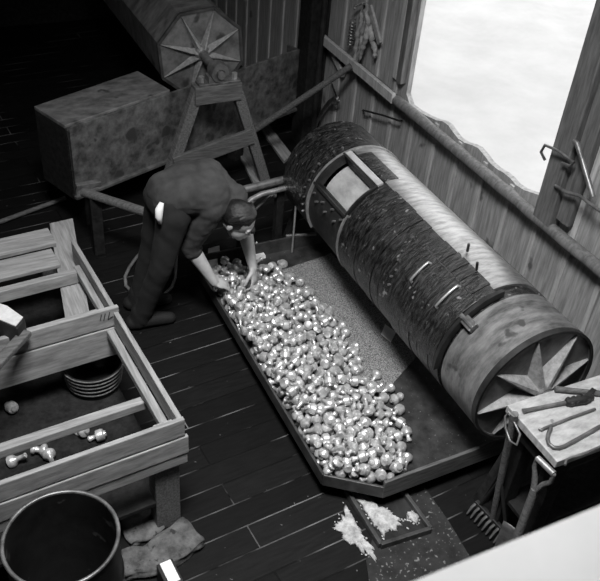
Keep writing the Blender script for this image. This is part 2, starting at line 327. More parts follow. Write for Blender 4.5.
# grit bed on the tray floor
gb = MB(); gp = [P(x, y, .126) for x, y in ((242, 283), (325, 256), (331, 253), (352, 275), (376, 302), (392, 325), (420, 352), (385, 393), (366, 389), (340, 345), (320, 310), (290, 290))]
gb.prism([(p.x, p.y, .122) for p in gp], (0, 0, .006)); tag(gb.build('polishing_grit', GRIT), 'pale granular grit spread on the tray floor beside the castings', 'grit', kind='stuff')
q = [P(x, y, .135) for x, y in ((385, 324), (396, 332), (391, 342), (381, 334))]
tag(MB().prism([(p.x, p.y, .131) for p in q], (0, 0, .004)).build('sun_spot', WHITE), 'small white slip painting a spot of sunlight on the grit beside the drum', 'scrap')  # white slip laid in to paint a sunlit spot
q = [P(x, y, .20) for x, y in ((209, 246), (220, 243), (217, 262), (207, 265))]
tag(MB().prism([(p.x, p.y, .124) for p in q], (0, .01, .05)).build('paper_scrap', CLOTH), 'pale rectangular paper scrap behind the man\'s nearer hand', 'scrap')
q = [P(x, y, .15) for x, y in ((257, 241), (266, 255), (252, 257))]
tag(MB().prism([(p.x, p.y, .124) for p in q], (0, .01, .02)).build('paper_scrap', CLOTH), 'pale three-cornered paper scrap beyond the man\'s farther hand', 'scrap')
# ---------------------------------------------------------------- octagonal drum, its trestle and trough
ty = 4.925; OC = (1.89, .955); OR = .325; O0, O1 = 5.26, 7.6
od = thing('octagonal_drum', (OC[0], 6.4, OC[1]), 'eight-sided metal drum with star-ribbed end behind the trestle', 'drum')
oc = [V((OC[0]+OR*math.cos(R(28+45*i)), 0, OC[1]+OR*math.sin(R(28+45*i)))) for i in range(8)]
MB().prism([(p.x, O0+.012, p.z) for p in oc], (0, O1-O0-.03, 0)).build('body', OCT, od, bevel=.004)
k = MB(); k.prism([(OC[0]+(p.x-OC[0])*.985, O0, OC[1]+(p.z-OC[1])*.985) for p in oc], (0, .014, 0)); ep = k.build('end_plate', OCT, od)
star(ep, OC[0], OC[1], O0, OR-.012, 28, 8, .05, .026, FIN)
k = MB()
for i in range(8):
    a, b_ = oc[i], oc[(i+1) % 8]; k.bar((a.x, O0, a.z), (b_.x, O0, b_.z), .02, .02, up=(0, 1, 0))
k.build('edge_band', RIM, od)
k = MB(); k.lathe([(.06, 0), (.06, .03), (.04, .05), (.02, .05)], 20, M.Translation((OC[0], O0, OC[1])) @ M.Rotation(PI/2, 4, 'X')); k.build('hub', GREY_M, ep, smooth=40)
MB().tube([(OC[0], ty-.07, OC[1]), (OC[0], O1+.2, OC[1])], .028, 14).build('axle', GREY_M, od, smooth=50)
ty = 4.925
ts = thing('trestle', (1.9, ty, 0), 'dark A-shaped timber trestle carrying the octagonal drum\'s bearing', 'trestle')
for sx in (-1, 1): MB().bar((OC[0]+sx*.42-.02, ty+.0, 0), (OC[0]+sx*.13-.01, ty, .86), .075, .07, up=(0, 1, 0)).build('leg', GREY_Y, ts, bevel=.006)
MB().box((OC[0]-.01, ty, .815), (.34, .10, .13)).build('top_beam', GREY_X, ts, bevel=.006)
MB().bar((OC[0]-.34, ty-.04, .32), (OC[0]+.255, ty-.04, .455), .03, .12).build('cross_brace', GREY_X, ts, bevel=.005)
k = MB(); k.box((OC[0], ty, .888), (.30, .09, .016)); bpl = k.build('bearing_plate', GREY_M, ts, bevel=.003)
k = MB(); k.lathe([(.03, -.05), (.062, -.05), (.068, -.035), (.068, .035), (.062, .05), (.03, .05), (.03, -.05)], 24, M.Translation((OC[0], ty, OC[1]+.005)) @ YM, cap=False); k.box((OC[0], ty, .915), (.16, .08, .05)); k.build('bearing', GREY_M, bpl, smooth=35)
for sx in (-1, 1): MB().tube([(OC[0]+sx*.12, ty, .89), (OC[0]+sx*.12, ty, .935)], .02, 6).build('bolt', LIGHT_M, bpl, smooth=30)
# trough: set a little askew below the octagonal drum
ta = R(21.5)
A = V((.81, 4.71, 0)); dx = V((math.cos(ta), math.sin(ta), 0)); dn = V((-math.sin(ta), math.cos(ta), 0))
LN = (2.78-.81)/math.cos(ta)
tg = thing('metal_trough', A+dx*LN/2+dn*.5, 'large stained metal trough standing below the octagonal drum', 'trough')
z0, z1 = .30, .80
def slab(a, b_, z0, z1, t): return MB().prism([(a.x, a.y, z0), (b_.x, b_.y, z0), (b_.x, b_.y, z1), (a.x, a.y, z1)], dn*t)
slab(A, A+dx*LN, z0, z1, .02).build('front_wall', TROUGH, tg, bevel=.003)
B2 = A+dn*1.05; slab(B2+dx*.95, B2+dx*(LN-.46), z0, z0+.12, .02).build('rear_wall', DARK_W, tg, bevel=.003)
MB().prism([A+V((0, 0, z0)), A+dn*.36+V((0, 0, z0)), A+dn*.36+V((0, 0, z1-.012)), A+V((0, 0, z1-.012))], dx*.02).build('end_wall', DARK_W, tg, bevel=.003)  # left end: its shade is put into the colour, darker than the front
E2 = A+dx*(LN-.02); MB().prism([E2+V((0, 0, z0)), E2+dn*.12+V((0, 0, z0)), E2+dn*.12+V((0, 0, z1)), E2+V((0, 0, z1))], dx*.02).build('end_wall', TROUGH, tg, bevel=.003)
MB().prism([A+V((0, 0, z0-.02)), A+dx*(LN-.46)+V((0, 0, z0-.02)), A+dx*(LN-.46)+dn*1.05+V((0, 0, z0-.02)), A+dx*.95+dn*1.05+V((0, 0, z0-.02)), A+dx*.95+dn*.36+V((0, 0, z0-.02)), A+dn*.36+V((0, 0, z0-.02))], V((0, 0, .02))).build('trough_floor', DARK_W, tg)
MB().prism([A+dn*.02+V((0, 0, z1-.01)), A+dx*.84+dn*.02+V((0, 0, z1-.01)), A+dx*.86+dn*.40+V((0, 0, z1-.01)), A+dn*.36+V((0, 0, z1-.01))], V((0, 0, .025))).build('cover_board', OCT, tg, bevel=.004)
MB().bar(A-dn*.012+V((0, 0, z0)), A+dx*LN-dn*.012+V((0, 0, z0)), .03, .022).build('bottom_flange', GREY_M, tg, bevel=.003)
for s, t in ((.15, .1), (1.05, .95), (1.55, .1), (1.4, .95)): p = A+dx*s+dn*t; MB().box((p.x, p.y, .14), (.09, .09, .28), rotz(ta)).build('leg', DARK_W, tg, bevel=.005)
# ---------------------------------------------------------------- the slatted rack
fx = V((math.cos(FA), math.sin(FA), 0)); fy = V((-math.sin(FA), math.cos(FA), 0))
O = V((.725, 2.225, 0))                     # front right corner
def rk(u, v, z): return O+fx*u+fy*v+V((0, 0, z))   # u to the right, v away
RA = rotz(FA)
rack = thing('slatted_rack', O+fx*-.6+fy*.7, 'pale slatted wooden rack of two open bins on legs', 'rack')
def plank(u0, u1, v0, v1, za, zb, name, material=PALE_X): return MB().box(rk((u0+u1)/2, (v0+v1)/2, (za+zb)/2), (abs(u1-u0), abs(v1-v0), abs(zb-za)), RA).build(name, material, rack, bevel=.004)
UL = -1.35
plank(UL, .0, 0, .022, .615, .715, 'front_board'); plank(UL, .014, -.004, .018, .505, .608, 'front_board'); plank(UL, .010, 0, .02, .44, .50, 'front_board')
plank(UL, .008, .80, .825, .605, .715, 'divider_board'); plank(UL, .022, .797, .822, .42, .597, 'divider_board')
plank(-.024, .0, .03, .79, .60, .70, 'side_board', PALE_Y); plank(-.024, .0, .835, 1.44, .58, .70, 'side_board', PALE_Y)
plank(-.065, -.028, .03, .79, .56, .60, 'side_rail', PALE_Y); plank(-.06, -.028, .835, 1.30, .60, .64, 'side_rail', PALE_Y)
plank(UL, -.03, .315, .36, .50, .545, 'cross_slat')
plank(-.115, -.03, .03, .075, .45, .66, 'corner_block', PALE_Z)
MB().prism([rk(u, v, .535) for u, v in ((-.03, 1.855), (.105, 1.855), (-.115, .85), (-.235, .85))], (0, 0, .024)).build('runner_board', PALE_Y, rack, bevel=.003)
plank(UL, -.06, 1.615, 1.775, .562, .587, 'top_plank'); plank(UL, -.10, 1.415, 1.575, .562, .587, 'top_plank')
plank(UL, -.03, 1.245, 1.285, .565, .635, 'cross_rail')
plank(UL, -.03, .91, .95, .55, .615, 'cross_rail')
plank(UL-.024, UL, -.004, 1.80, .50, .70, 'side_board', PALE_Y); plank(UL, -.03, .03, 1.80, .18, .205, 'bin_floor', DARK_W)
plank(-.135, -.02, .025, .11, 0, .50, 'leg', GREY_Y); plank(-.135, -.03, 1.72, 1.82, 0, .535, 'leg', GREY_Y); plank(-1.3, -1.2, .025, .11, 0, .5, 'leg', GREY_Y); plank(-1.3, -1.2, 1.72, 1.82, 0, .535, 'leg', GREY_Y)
# tub standing in the near bin
tp = P(92, 360, .365); tp.z = .205; tubm = M.Translation(tp)
tub = thing('hooped_tub', tp, 'round hooped tub standing in the nearer bin of the rack', 'tub')
tw_ = MB().lathe([(.0, .0), (.128, .0), (.154, .16), (.147, .16), (.122, .012), (0, .012)], 40, tubm, cap=False).build('tub_wall', DARK_W, tub, smooth=40)
for z_, r_ in ((.155, .156), (.128, .152), (.100, .147), (.07, .142), (.04, .137)): MB().tube([tp+V((r_*math.cos(2*PI*i/40), r_*math.sin(2*PI*i/40), z_)) for i in range(40)], .0042, 6, closed=True).build('hoop', GREY_Y, tw_, smooth=50)
# box with a pale lid and the bar under it, on the rack at the frame's edge
bxp = [P(x, y, .80) for x, y in ((-30, 292), (8, 305.5), (25, 318), (17, 328), (1, 321), (-34, 309))]
bp_ = sum(bxp, V())/6
bx = thing('tool_box', (bp_.x, bp_.y, .66), 'dark box with a pale top lying across the rack planks', 'box')
MB().prism([(p.x, p.y, .69) for p in bxp], (0, 0, .105)).build('body', BLACK_M, bx, bevel=.006)
MB().prism([(bp_.x+(p.x-bp_.x)*.94, bp_.y+(p.y-bp_.y)*.9, .795) for p in bxp], (0, 0, .008)).build('lid', CLOTH, bx, bevel=.003)
hd = P(27, 332, .735); he = P(-14, 376, .735); tag(MB().bar(hd, he, .05, .03).build('wooden_bar', GREY_X, bevel=.006), 'short grey wooden bar lying below the pale-topped box on the rack', 'bar')
# ---------------------------------------------------------------- barrel, stones, short post
bc = (.138, 1.865)
ba = thing('open_barrel', (bc[0], bc[1], 0), 'open dark steel barrel standing before the slatted rack', 'barrel')
bm_ = M.Translation((bc[0], bc[1], 0))
MB().lathe([(0, .0), (.195, .0), (.20, .02), (.20, .22), (.208, .235), (.20, .25), (.20, .44), (.208, .455), (.20, .47), (.20, .695), (.193, .695), (.193, .03), (0, .03)], 56, bm_, cap=False).build('wall', BARREL, ba, smooth=40)
MB().tube([(bc[0]+.201*math.cos(2*PI*i/56), bc[1]+.201*math.sin(2*PI*i/56), .696) for i in range(56)], .0075, 8, closed=True).build('rim', GREY_M, ba, smooth=50)
def stone(x, y, sx, sy, sz, a, label, seed):
    m_ = MB(); bmesh.ops.create_cube(m_.bm, size=1); bmesh.ops.subdivide_edges(m_.bm, edges=m_.bm.edges, cuts=5, use_grid_fill=True)
    for v in m_.bm.verts:
        n_ = v.co.normalized()*.5; v.co = v.co*.8+n_*.2*1.2; v.co += V((noise.noise(v.co*3+V((seed, 0, 0))), noise.noise(v.co*3+V((0, seed, 0))), noise.noise(v.co*3+V((0, 0, seed)))))*.10
        v.co = rotz(a) @ V((v.co.x*sx, v.co.y*sy, v.co.z*sz)) + V((x, y, sz*.47))
    return tag(m_.build('paving_stone', STONE, smooth=True), label, 'stone')
p = P(175, 548); stone(p.x, p.y, .22, .17, .05, .3, 'flat grey stone at the foot of the rack\'s front leg', 3)
p = P(142, 565); stone(p.x, p.y, .18, .14, .05, -.2, 'flat grey stone between the barrel and the small white-topped post', 8)
p = P(137, 518); stone(p.x, p.y, .17, .28, .03, .08, 'broad speckled slab on the floor under the rack, beside the barrel', 5)
p = P(170, 572, .12)
sp = thing('short_post', (p.x, p.y, 0), 'short dark post with a white top beside the barrel', 'post')
MB().box((p.x, p.y, .055), (.075, .13, .11), RA).build('body', BLACK_M, sp, bevel=.004)
MB().box((p.x, p.y, .117), (.05, .11, .016), RA).build('top', WHITE, sp, bevel=.003)
# ---------------------------------------------------------------- shallow pan and powder on the floor before the tray
pan = [P(x, y, .035) for x, y in ((346, 488), (381, 544), (431, 528), (392, 475))]
pc = sum(pan, V())/4
pn = thing('shallow_pan', (pc.x, pc.y, 0), 'shallow dark pan of white powder pushed under the tray\'s end', 'pan')
MB().prism([(p.x, p.y, .0) for p in pan], (0, 0, .012)).build('pan_floor', BLACK_M, pn)
for i in range(4):
    a, b_ = pan[i], pan[(i+1) % 4]; MB().bar((a.x, a.y, .02), (b_.x, b_.y, .02), .02, .04).build('rim', RIM, pn, bevel=.003)
def heap(name, pix, z, h, label, seed):
    pts = [P(x, y, z) for x, y in pix]; c = sum(pts, V())/len(pts); m_ = MB(); rings = []
    fine = []
    for i in range(len(pts)):
        a, b_ = pts[i], pts[(i+1) % len(pts)]
        for t in range(14): q_ = a.lerp(b_, t/14); fine.append(c+(q_-c)*(.92+.34*noise.noise(V((q_.x*24+seed, q_.y*24, 0)))+.22*noise.noise(V((q_.x*75+seed, q_.y*75, 4)))))
    for f, hh in ((1, 0), (.85, .55), (.6, .85), (.3, 1)): rings.append([m_.bm.verts.new((c.x+(q_.x-c.x)*f, c.y+(q_.y-c.y)*f, z+h*hh*(1+.4*noise.noise(V((q_.x*30, q_.y*30, f*9)))))) for q_ in fine])
    n_ = len(fine); top = m_.bm.verts.new((c.x, c.y, z+h))
    for a, b_ in zip(rings, rings[1:]):
        for j in range(n_): m_.bm.faces.new((a[j], a[(j+1) % n_], b_[(j+1) % n_], b_[j]))
    for j in range(n_): m_.bm.faces.new((rings[-1][j], rings[-1][(j+1) % n_], top))
    m_.bm.faces.new(rings[0][::-1])
    for i in range(26):
        q_ = fine[random.randrange(n_)]; f = random.uniform(1.0, 1.18)
        m_.ball((c.x+(q_.x-c.x)*f, c.y+(q_.y-c.y)*f, z+.001), (random.uniform(.002, .007), random.uniform(.002, .007), .002), seg=6)
    return tag(m_.build(name, POWDER, smooth=True), label, 'powder', kind='stuff')
heap('spilled_powder', ((330, 527), (338, 516), (347, 508), (354, 516), (364, 536), (376, 551), (380, 566), (366, 556), (350, 546)), .001, .012, 'white powder spilled on the floor left of the shallow pan', 2)
heap('pan_powder', ((347, 489), (362, 491), (378, 503), (402, 519), (404, 527), (385, 537), (377, 532), (362, 508)), .013, .012, 'white powder lying in the shallow pan', 6)
heap('powder_lump', ((406, 514), (414, 512), (421, 518), (416, 524), (408, 520)), .013, .02, 'small lump of white powder in the pan\'s far corner', 9)
gs = [P(x, y, .004) for x, y in ((384, 500), (424, 486), (448, 520), (472, 560), (452, 600), (372, 600), (366, 560))]
tag(MB().prism([(p.x, p.y, .001) for p in gs], (0, 0, .003)).build('floor_sheet', GRIME), 'dusty speckled black sheet on the floor round the shallow pan', 'sheet')
dv = rk(0, .798, 0)
def on_div(x, y): d = ray(x, y); return CAM+d*((dv-CAM).dot(fy)/d.dot(fy))
k = MB()
for pts in (((100.3, 320.6), (101.5, 314.6)), ((103.8, 320.6), (105.2, 313.6)), ((108, 319.4), (109.8, 312)), ((108, 319.4), (113, 316.4))):
    k.bar(on_div(*pts[0]), on_div(*pts[1]), .0035, .002, up=fy)
k.build('pencil_mark', PENCIL, rack)
# ---------------------------------------------------------------- rail along the gallery in front of the camera
g = MB(); g.box((1.2, .33, 2.36), (4.2, .16, .08))
gr = thing('gallery_rail', (1.2, .33, 2.3), 'white painted rail running across the near corner', 'rail')
g.build('top_rail', RAILW, gr, bevel=.006)
for xx in (-.7, 1.2, 2.75): MB().box((xx, .30, 1.16), (.09, .09, 2.32)).build('post', WHITE, gr, bevel=.005)
# ---------------------------------------------------------------- bench with tools, spade, rake
BZ = .80; BX0, BX1, BY0, BY1 = 1.985, 2.80, 1.405, 1.735
bn = thing('work_bench', ((BX0+BX1)/2, (BY0+BY1)/2, 0), 'scuffed pale-topped work bench in front of the round drum\'s star end', 'bench')
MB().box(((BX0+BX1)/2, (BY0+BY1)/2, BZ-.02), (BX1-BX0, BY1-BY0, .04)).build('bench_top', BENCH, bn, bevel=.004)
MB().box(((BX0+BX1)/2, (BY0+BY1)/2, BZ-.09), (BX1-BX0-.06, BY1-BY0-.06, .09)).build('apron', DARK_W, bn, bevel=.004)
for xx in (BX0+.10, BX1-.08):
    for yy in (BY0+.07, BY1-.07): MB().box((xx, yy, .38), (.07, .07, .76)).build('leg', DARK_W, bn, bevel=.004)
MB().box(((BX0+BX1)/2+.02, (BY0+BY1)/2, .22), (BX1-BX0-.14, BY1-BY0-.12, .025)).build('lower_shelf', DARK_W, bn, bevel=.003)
def B(x, y, z=BZ): return P(x, y, z)
def tool(name, pts, r, m_, label, cat, n=10): return tag(MB().tube(pts, r, n).build(name, m_, smooth=50), label, cat)
def path(pix, z): return [P(x, y, z) for x, y in pix]
tool('straight_pipe', path(((555, 389), (575, 391), (606, 394)), BZ+.014), [.014, .013, .013], GREY_X, 'plain grey pipe lying along the bench\'s back edge', 'pipe')
wr = path(((523, 411), (528, 410), (548, 406), (568, 402)), BZ+.012)
wt = thing('pipe_wrench', wr[1], 'pipe wrench with knobbly head, lying behind the two thin rods on the bench', 'wrench')
MB().tube(wr, [.011, .009, .008, .010], 10).build('handle', GREY_M, wt, smooth=50)
k = MB(); hpts = path(((566, 402.5), (574, 401), (584, 400), (593, 397)), BZ+.018)
k.tube(hpts, [.014, .020, .018, .010], 10)
for t in (0.15, .35, .55, .75): c = hpts[0].lerp(hpts[3], t); k.tube([c+V((0, -.02, 0)), c+V((0, .02, 0))], .012, 8)
k.bar(hpts[2]+V((0, .0, 0)), hpts[3]+V((.03, .03, 0)), .022, .022)
k.build('head', BLACK_M, wt, smooth=40)
tool('thin_rod', path(((539, 428.5), (541, 430), (545, 428), (570, 418), (595, 409)), BZ+.008), .0065, GREY_M, 'thin bent-tipped steel rod between the wrench and the big hook', 'rod')
tool('hook_rod', path(((551, 428), (548.5, 433), (547.5, 439), (549, 444), (553.5, 447.5), (559, 448), (565, 446), (575, 440.5), (606, 423)), BZ+.009), .0085, GREY_M, 'steel rod with a big round hook end on the bench', 'hook')
tool('crooked_wire', path(((565, 465), (566, 460), (571, 457.5), (582, 455), (606, 444)), BZ+.006), .0055, GREY_M, 'short crooked wire along the bench\'s nearest edge', 'wire')
lp = [B(508, 414)+V((-.012, 0, -.01)), B(511, 419)+V((-.014, 0, -.05)), B(517, 428)+V((-.014, 0, -.075)), B(523, 434)+V((-.014, 0, -.06)), B(524, 430)+V((-.014, 0, -.02)), B(517, 420)+V((-.014, 0, -.005)), B(511, 412)+V((-.012, 0, .006))]
tag(MB().tube(lp, .005, 8, closed=True).build('wire_loop', GREY_M, smooth=50), 'narrow wire loop hanging off the bench\'s left end', 'loop')
# spade standing against the bench's near corner
g0, g1 = P(537.5, 458, .74), P(554, 474, .74); gm = (g0+g1)/2; gd = (g1-g0).normalized()
sh_t = V((gm.x-.01, gm.y, .60)); sh_b = V((gm.x-.03, gm.y-.02, .30))
sd = thing('spade', (sh_b.x, sh_b.y, 0), 'spade with a D-shaped grip standing at the bench\'s near corner', 'spade')
MB().tube([g0, g1], .014, 12).build('grip', LIGHT_M, sd, smooth=50)
for e, s in ((g0, -1), (g1, 1)): MB().tube([e, e+V((0, 0, -.05)), (e+sh_t)/2+V((0, 0, -.02)), sh_t+V((0, 0, -.03))], [.009, .010, .012, .014], 8).build('yoke', GREY_X, sd, smooth=50)
MB().tube([sh_t, sh_b], [.017, .019], 12).build('shaft', GREY_Y, sd, smooth=50)
k = MB(); nx_ = gd; ux = V((0, 0, 1)); fr = nx_.cross(ux).normalized()
vv = []
for i in range(9):
    for j in range(7):
        t = i/8; s_ = (j/6-.5)*2; wdt = .085*(1-.35*t**6); vv.append(V((sh_b.x, sh_b.y, .30-.30*t+.02))+nx_*s_*wdt+fr*(.02*s_*s_-.015))
fs = [(i*7+j, i*7+j+1, (i+1)*7+j+1, (i+1)*7+j) for i in range(8) for j in range(6)]
k.solid(vv, fs); bl = k.build('blade', GREY_M, sd, smooth=True); so = bl.modifiers.new('t', 'SOLIDIFY'); so.thickness = .004; so.offset = 0
# toothed rake leaning on the bench's left end
r0, r1 = P(476, 502, .07), P(509, 537, .07)
rk_ = thing('toothed_rake', ((r0.x+r1.x)/2, (r0.y+r1.y)/2, 0), 'dark toothed rake leaning head down against the bench\'s left end', 'rake')
MB().bar(r0, r1, .022, .03).build('head_bar', BLACK_M, rk_, bevel=.003)
dd = (r1-r0); per = V((dd.y, -dd.x, 0)).normalized()
if per.x > 0: per = -per
for i in range(9): c = r0+dd*(.03+.94*i/8); MB().tube([c, c+per*.03+V((0, 0, -.012)), c+per*.052+V((0, 0, -.05))], [.0075, .007, .004], 6).build('tooth', GREY_M, rk_, smooth=50)
top = V((BX0-.025, 1.66, .83))
MB().tube([r0+dd*.5, (r0+dd*.5).lerp(top, .35), top], [.013, .016, .017], 10).build('handle', GREY_Y, rk_, smooth=50)
for t in (.12, .9): MB().tube([r0+dd*t+V((0, 0, .01)), (r0+dd*.5).lerp(top, .42)], .008, 8).build('brace', BLACK_M, rk_, smooth=50)
# ---------------------------------------------------------------- things on and by the long wall
def W(x, y, off=.03): return PX(x, y, WX-off)
gl = thing('hanging_gloves', W(362, 2), 'bundle of worn pale cloth strips hanging on the wall above the rail', 'gloves')
gv_ = (((364, 3), (362, 18), (358, 36), (356, 52), (353, 71)), ((365, 4), (366, 20), (362, 38), (360, 54), (355, 68)), ((366, 3), (368, 22), (366, 38), (362, 50), (359, 60)), ((366, 4), (370, 24), (372, 40), (375, 50), (375, 58)), ((363, 3), (357, 5), (354, 9)))
for j, pts in enumerate(gv_):
    q = []; n_ = 26
    for i in range(n_):
        t = i/(n_-1)*(len(pts)-1); a_ = min(int(t), len(pts)-2); f_ = t-a_
        x_ = pts[a_][0]*(1-f_)+pts[a_+1][0]*f_; y_ = pts[a_][1]*(1-f_)+pts[a_+1][1]*f_
        q.append(W(x_+1.5*noise.noise(V((i*.4, j*9, 0))), y_, .045+.012*(j % 3)))
    MB().tube(q, [(.007 if j == 4 else .011+.010*math.sin(PI*i/(n_-1)))*(1+.8*noise.noise(V((i*.55, j*3, 7)))) for i in range(n_)], 8).build('cloth_strip', CLOTHD, gl, smooth=True)
MB().bar(W(370, 6, .05), W(380, 44, .05), .05, .02, up=(1, 0, 0)).build('leather_strap', CLOTHD, gl, bevel=.006)
MB().tube([W(364, 4, 0), W(364, 4, .10)], .008, 8).build('peg', BLACK_M, gl, smooth=50)
cs = []
for i in range(72): t = i/71; c = W(353, 20, .05).lerp(W(350, 46, .05), t); cs.append(c+V((.022*math.cos(i*.75), .022*math.sin(i*.75), 0)))
tag(MB().tube(cs, .0045, 6).build('coil_spring', GREY_M, smooth=50), 'coil spring hanging on the wall left of the cloth strips', 'spring')
tool('wall_spike', [W(363, 110, .0), W(364, 110.5, .05), W(382, 115, .06), W(400, 121, .05), W(402, 120.5, .0)], .007, BLACK_M, 'thin dark iron rod fixed flat to the wall below the rail', 'rod', 8)
hk = thing('iron_hook', W(336, 97), 'curved iron hook hanging on the wall beside the timber post', 'hook')
MB().tube([W(x, y, .06) for x, y in ((313, 134), (317, 122), (323, 110), (329, 102), (334, 98), (337.5, 98), (338.5, 101), (336, 104), (332, 103))], [.014, .014, .014, .014, .013, .012, .012, .012, .010], 10).build('shank', GREY_M, hk, smooth=50)
MB().tube([W(332, 84, .0), W(332, 84, .06), W(334, 90, .06), W(337, 98, .06)], .006, 8).build('hanger', BLACK_M, hk, smooth=50)
q0 = P(255, 130, .33); q1 = PX(351, 66, WX-.10)
tool('long_pole', [q0, q0.lerp(q1, .5), q1], .024, GREY_X, 'long pale pole leaning from the trough up to the wall rail', 'pole')
tool('prop_rod', [W(574, 141, .10), W(577, 143, .10), W(593, 197, .10)], .014, GREY_M, 'dark rod leaning on the wall right of the window post', 'rod')
wr_ = [W(x, y, o_) for x, y, o_ in ((545, 160, .09), (541, 152, .11), (545, 145, .12), (552, 148, .12), (560, 152, .11), (568, 158, .10), (574, 162, .10), (570, 166, .10), (562, 163, .10))]
tag(MB().tube(wr_, .008, 8).build('twisted_wire', GREY_M, smooth=50), 'twisted wire tied round the window post', 'wire')
tag(MB().tube([W(554, 184, -.01)]+[W(x, y, .09) for x, y in ((556, 186), (566, 192), (580, 196), (590, 204), (602, 212))]+[W(604, 212, -.01)], .009, 8).build('sagging_cable', GREY_M, smooth=50), 'sagging pale cable on the wall below the window post', 'cable')
for pts, lab in ((((238, 151), (248, 147), (268, 183), (256, 188)), 'pale plank on the floor just behind the trestle\'s right leg'), (((263, 131.5), (271, 127.5), (292, 154), (284, 161)), 'pale plank on the floor under the long leaning pole')):
    q = [P(x, y, .03) for x, y in pts]; e = (q[0]-q[3])*.25
    tag(MB().prism([(p.x, p.y, .002) for p in (q[0]+e, q[1]+e, q[2], q[3])], (0, 0, .028)).build('floor_plank', PALE_Y, bevel=.003), lab, 'plank')
tool('thin_pole', [P(-14, 227, .025), P(65, 198, .025)], .016, GREY_X, 'thin pale pole lying on the floor at the photo\'s left edge', 'pole')
pp = thing('pale_pipe', P(110, 202, .46), 'stout pale pipe on a stub post beside the trough\'s left foot, behind the man', 'pipe')
MB().tube([P(83, 192, .46), P(148, 213, .46), P(165, 218, .46)], .030, 14).build('pipe', GREY_X, pp, smooth=50)
for xy in ((94, 196), (158, 216)): p = P(xy[0], xy[1], .44); MB().box((p.x, p.y, .22), (.07, .07, .44)).build('stub_post', DARK_W, pp, bevel=.005)
p = P(89, 188, .47); MB().box((p.x, p.y, .495), (.16, .04, .035)).build('clip', GREY_M, pp, bevel=.004)
# drive frame at the far end of the round drum
a0, a1 = P(243, 190, .58), P(287, 179, .58); b0, b1 = P(250, 203, .50), P(286, 185, .50)
df = thing('drive_frame', (a0.x, a0.y, 0), 'low frame of pale pipes beside the far end of the round drum', 'frame')
MB().tube([a0, a1], .026, 12).build('pipe', GREY_M, df, smooth=50)
MB().tube([P(247, 203, .55), P(252, 199, .55), P(262, 194, .55), P(290, 187, .55)], .017, 10).build('pipe', LIGHT_M, df, smooth=50)
MB().tube([P(248, 216, .40), P(262, 203, .45), P(273, 194, .47)], .010, 8).build('lever', GREY_M, df, smooth=50)
MB().tube([P(243, 212, .40), P(256, 199, .45)], .009, 8).build('lever', GREY_M, df, smooth=50)
k = MB(); k.ball(P(276, 193, .48), .033); k.build('knob', LIGHT_M, df, smooth=True)
for q in (a0, a1.lerp(a0, .15)): MB().box((q.x, q.y, .28), (.05, .05, .56)).build('leg', DARK_W, df, bevel=.004)
v0 = P(292, 252, .125); tool('upright_rod', [v0, V((v0.x, v0.y, .52))], .007, LIGHT_M, 'thin upright steel rod at the tray\'s far end', 'rod', 8)
tool('tray_end_rod', [P(286, 236, .215), P(316, 234, .215)], .012, GREY_M, 'short pale rod lying on the tray\'s far rim beside the drum', 'rod', 8)
hp = [(143, 250, .02), (136, 258, .02), (129, 268, .02), (125, 277, .02), (126, 286, .02), (132, 292, .02), (142, 296, .02), (155, 297, .02), (165, 294, .02), (172, 287, .02), (175, 278, .02), (176, 262, .02), (177, 246, .02), (184, 232, .02)]
tag(MB().tube([P(*q) for q in hp], .011, 8).build('rubber_hose', RUBBER, smooth=True), 'thin grey hose looped on the floor behind the man\'s legs', 'hose')
# ---------------------------------------------------------------- the man
def chain(m_, pts, rad, n=20, sub=3):
    "tapered limb of elliptical section: pts joints, rad (side, depth) pairs with a side axis"
    return m_
def blob(m_, a, b, ra, rb, steps=8):
    "round cone between two joints"
    a = V(a); b = V(b)
    for i in range(steps+1):
        t = i/steps; m_.ball(a.lerp(b, t), ra+(rb-ra)*t, seg=14)
def limb(m_, pts, rs):
    m_.tube(pts, rs, 18); m_.ball(pts[0], rs[0], seg=18); m_.ball(pts[-1], rs[-1], seg=18)
    for p, r in zip(pts[1:-1], rs[1:-1]): m_.ball(p, r*.99, seg=18)
def fuse(m_, name, material, parent, voxel, smooth_it=6):
    o = m_.build('tmp', material)
    r = o.modifiers.new('r', 'REMESH'); r.mode = 'VOXEL'; r.voxel_size = voxel
    s = o.modifiers.new('s', 'SMOOTH'); s.iterations = smooth_it; s.factor = .5
    dg = bpy.context.evaluated_depsgraph_get(); dg.update()
    me = bpy.data.meshes.new_from_object(o.evaluated_get(dg)); bpy.data.objects.remove(o)
    me.name = name; off = wloc(parent); me.transform(M.Translation(-off))
    for p in me.polygons: p.use_smooth = True
    n = bpy.data.objects.new(name, me); COL.objects.link(n); n.parent = parent
    return n
HIP = V((1.125, 3.61, .885)); HR = V((1.125, 3.54, .86)); HL = V((1.11, 3.71, .86))
KR = V((1.035, 3.55, .48)); AR_ = P(141, 315, .09); KL = V((1.05, 3.77, .48)); AL = V((.97, 3.83, .09))
SP1 = V((1.20, 3.61, .945)); SP2 = V((1.32, 3.61, .935)); NB = V((1.445, 3.60, .85))
SR = P(211, 208, .85); SL = V((1.42, 3.775, .83))
ER = P(189, 245, .575); WR_ = P(214, 282, .335)
EL = V((1.60, 3.72, .54)); WL = P(253, 268, .335)
HC = P(238, 220, .77)
man = thing('person', (.98, 3.65, 0), 'man in dark work clothes bending over the tray with both hands in the castings', 'person')
body = MB()
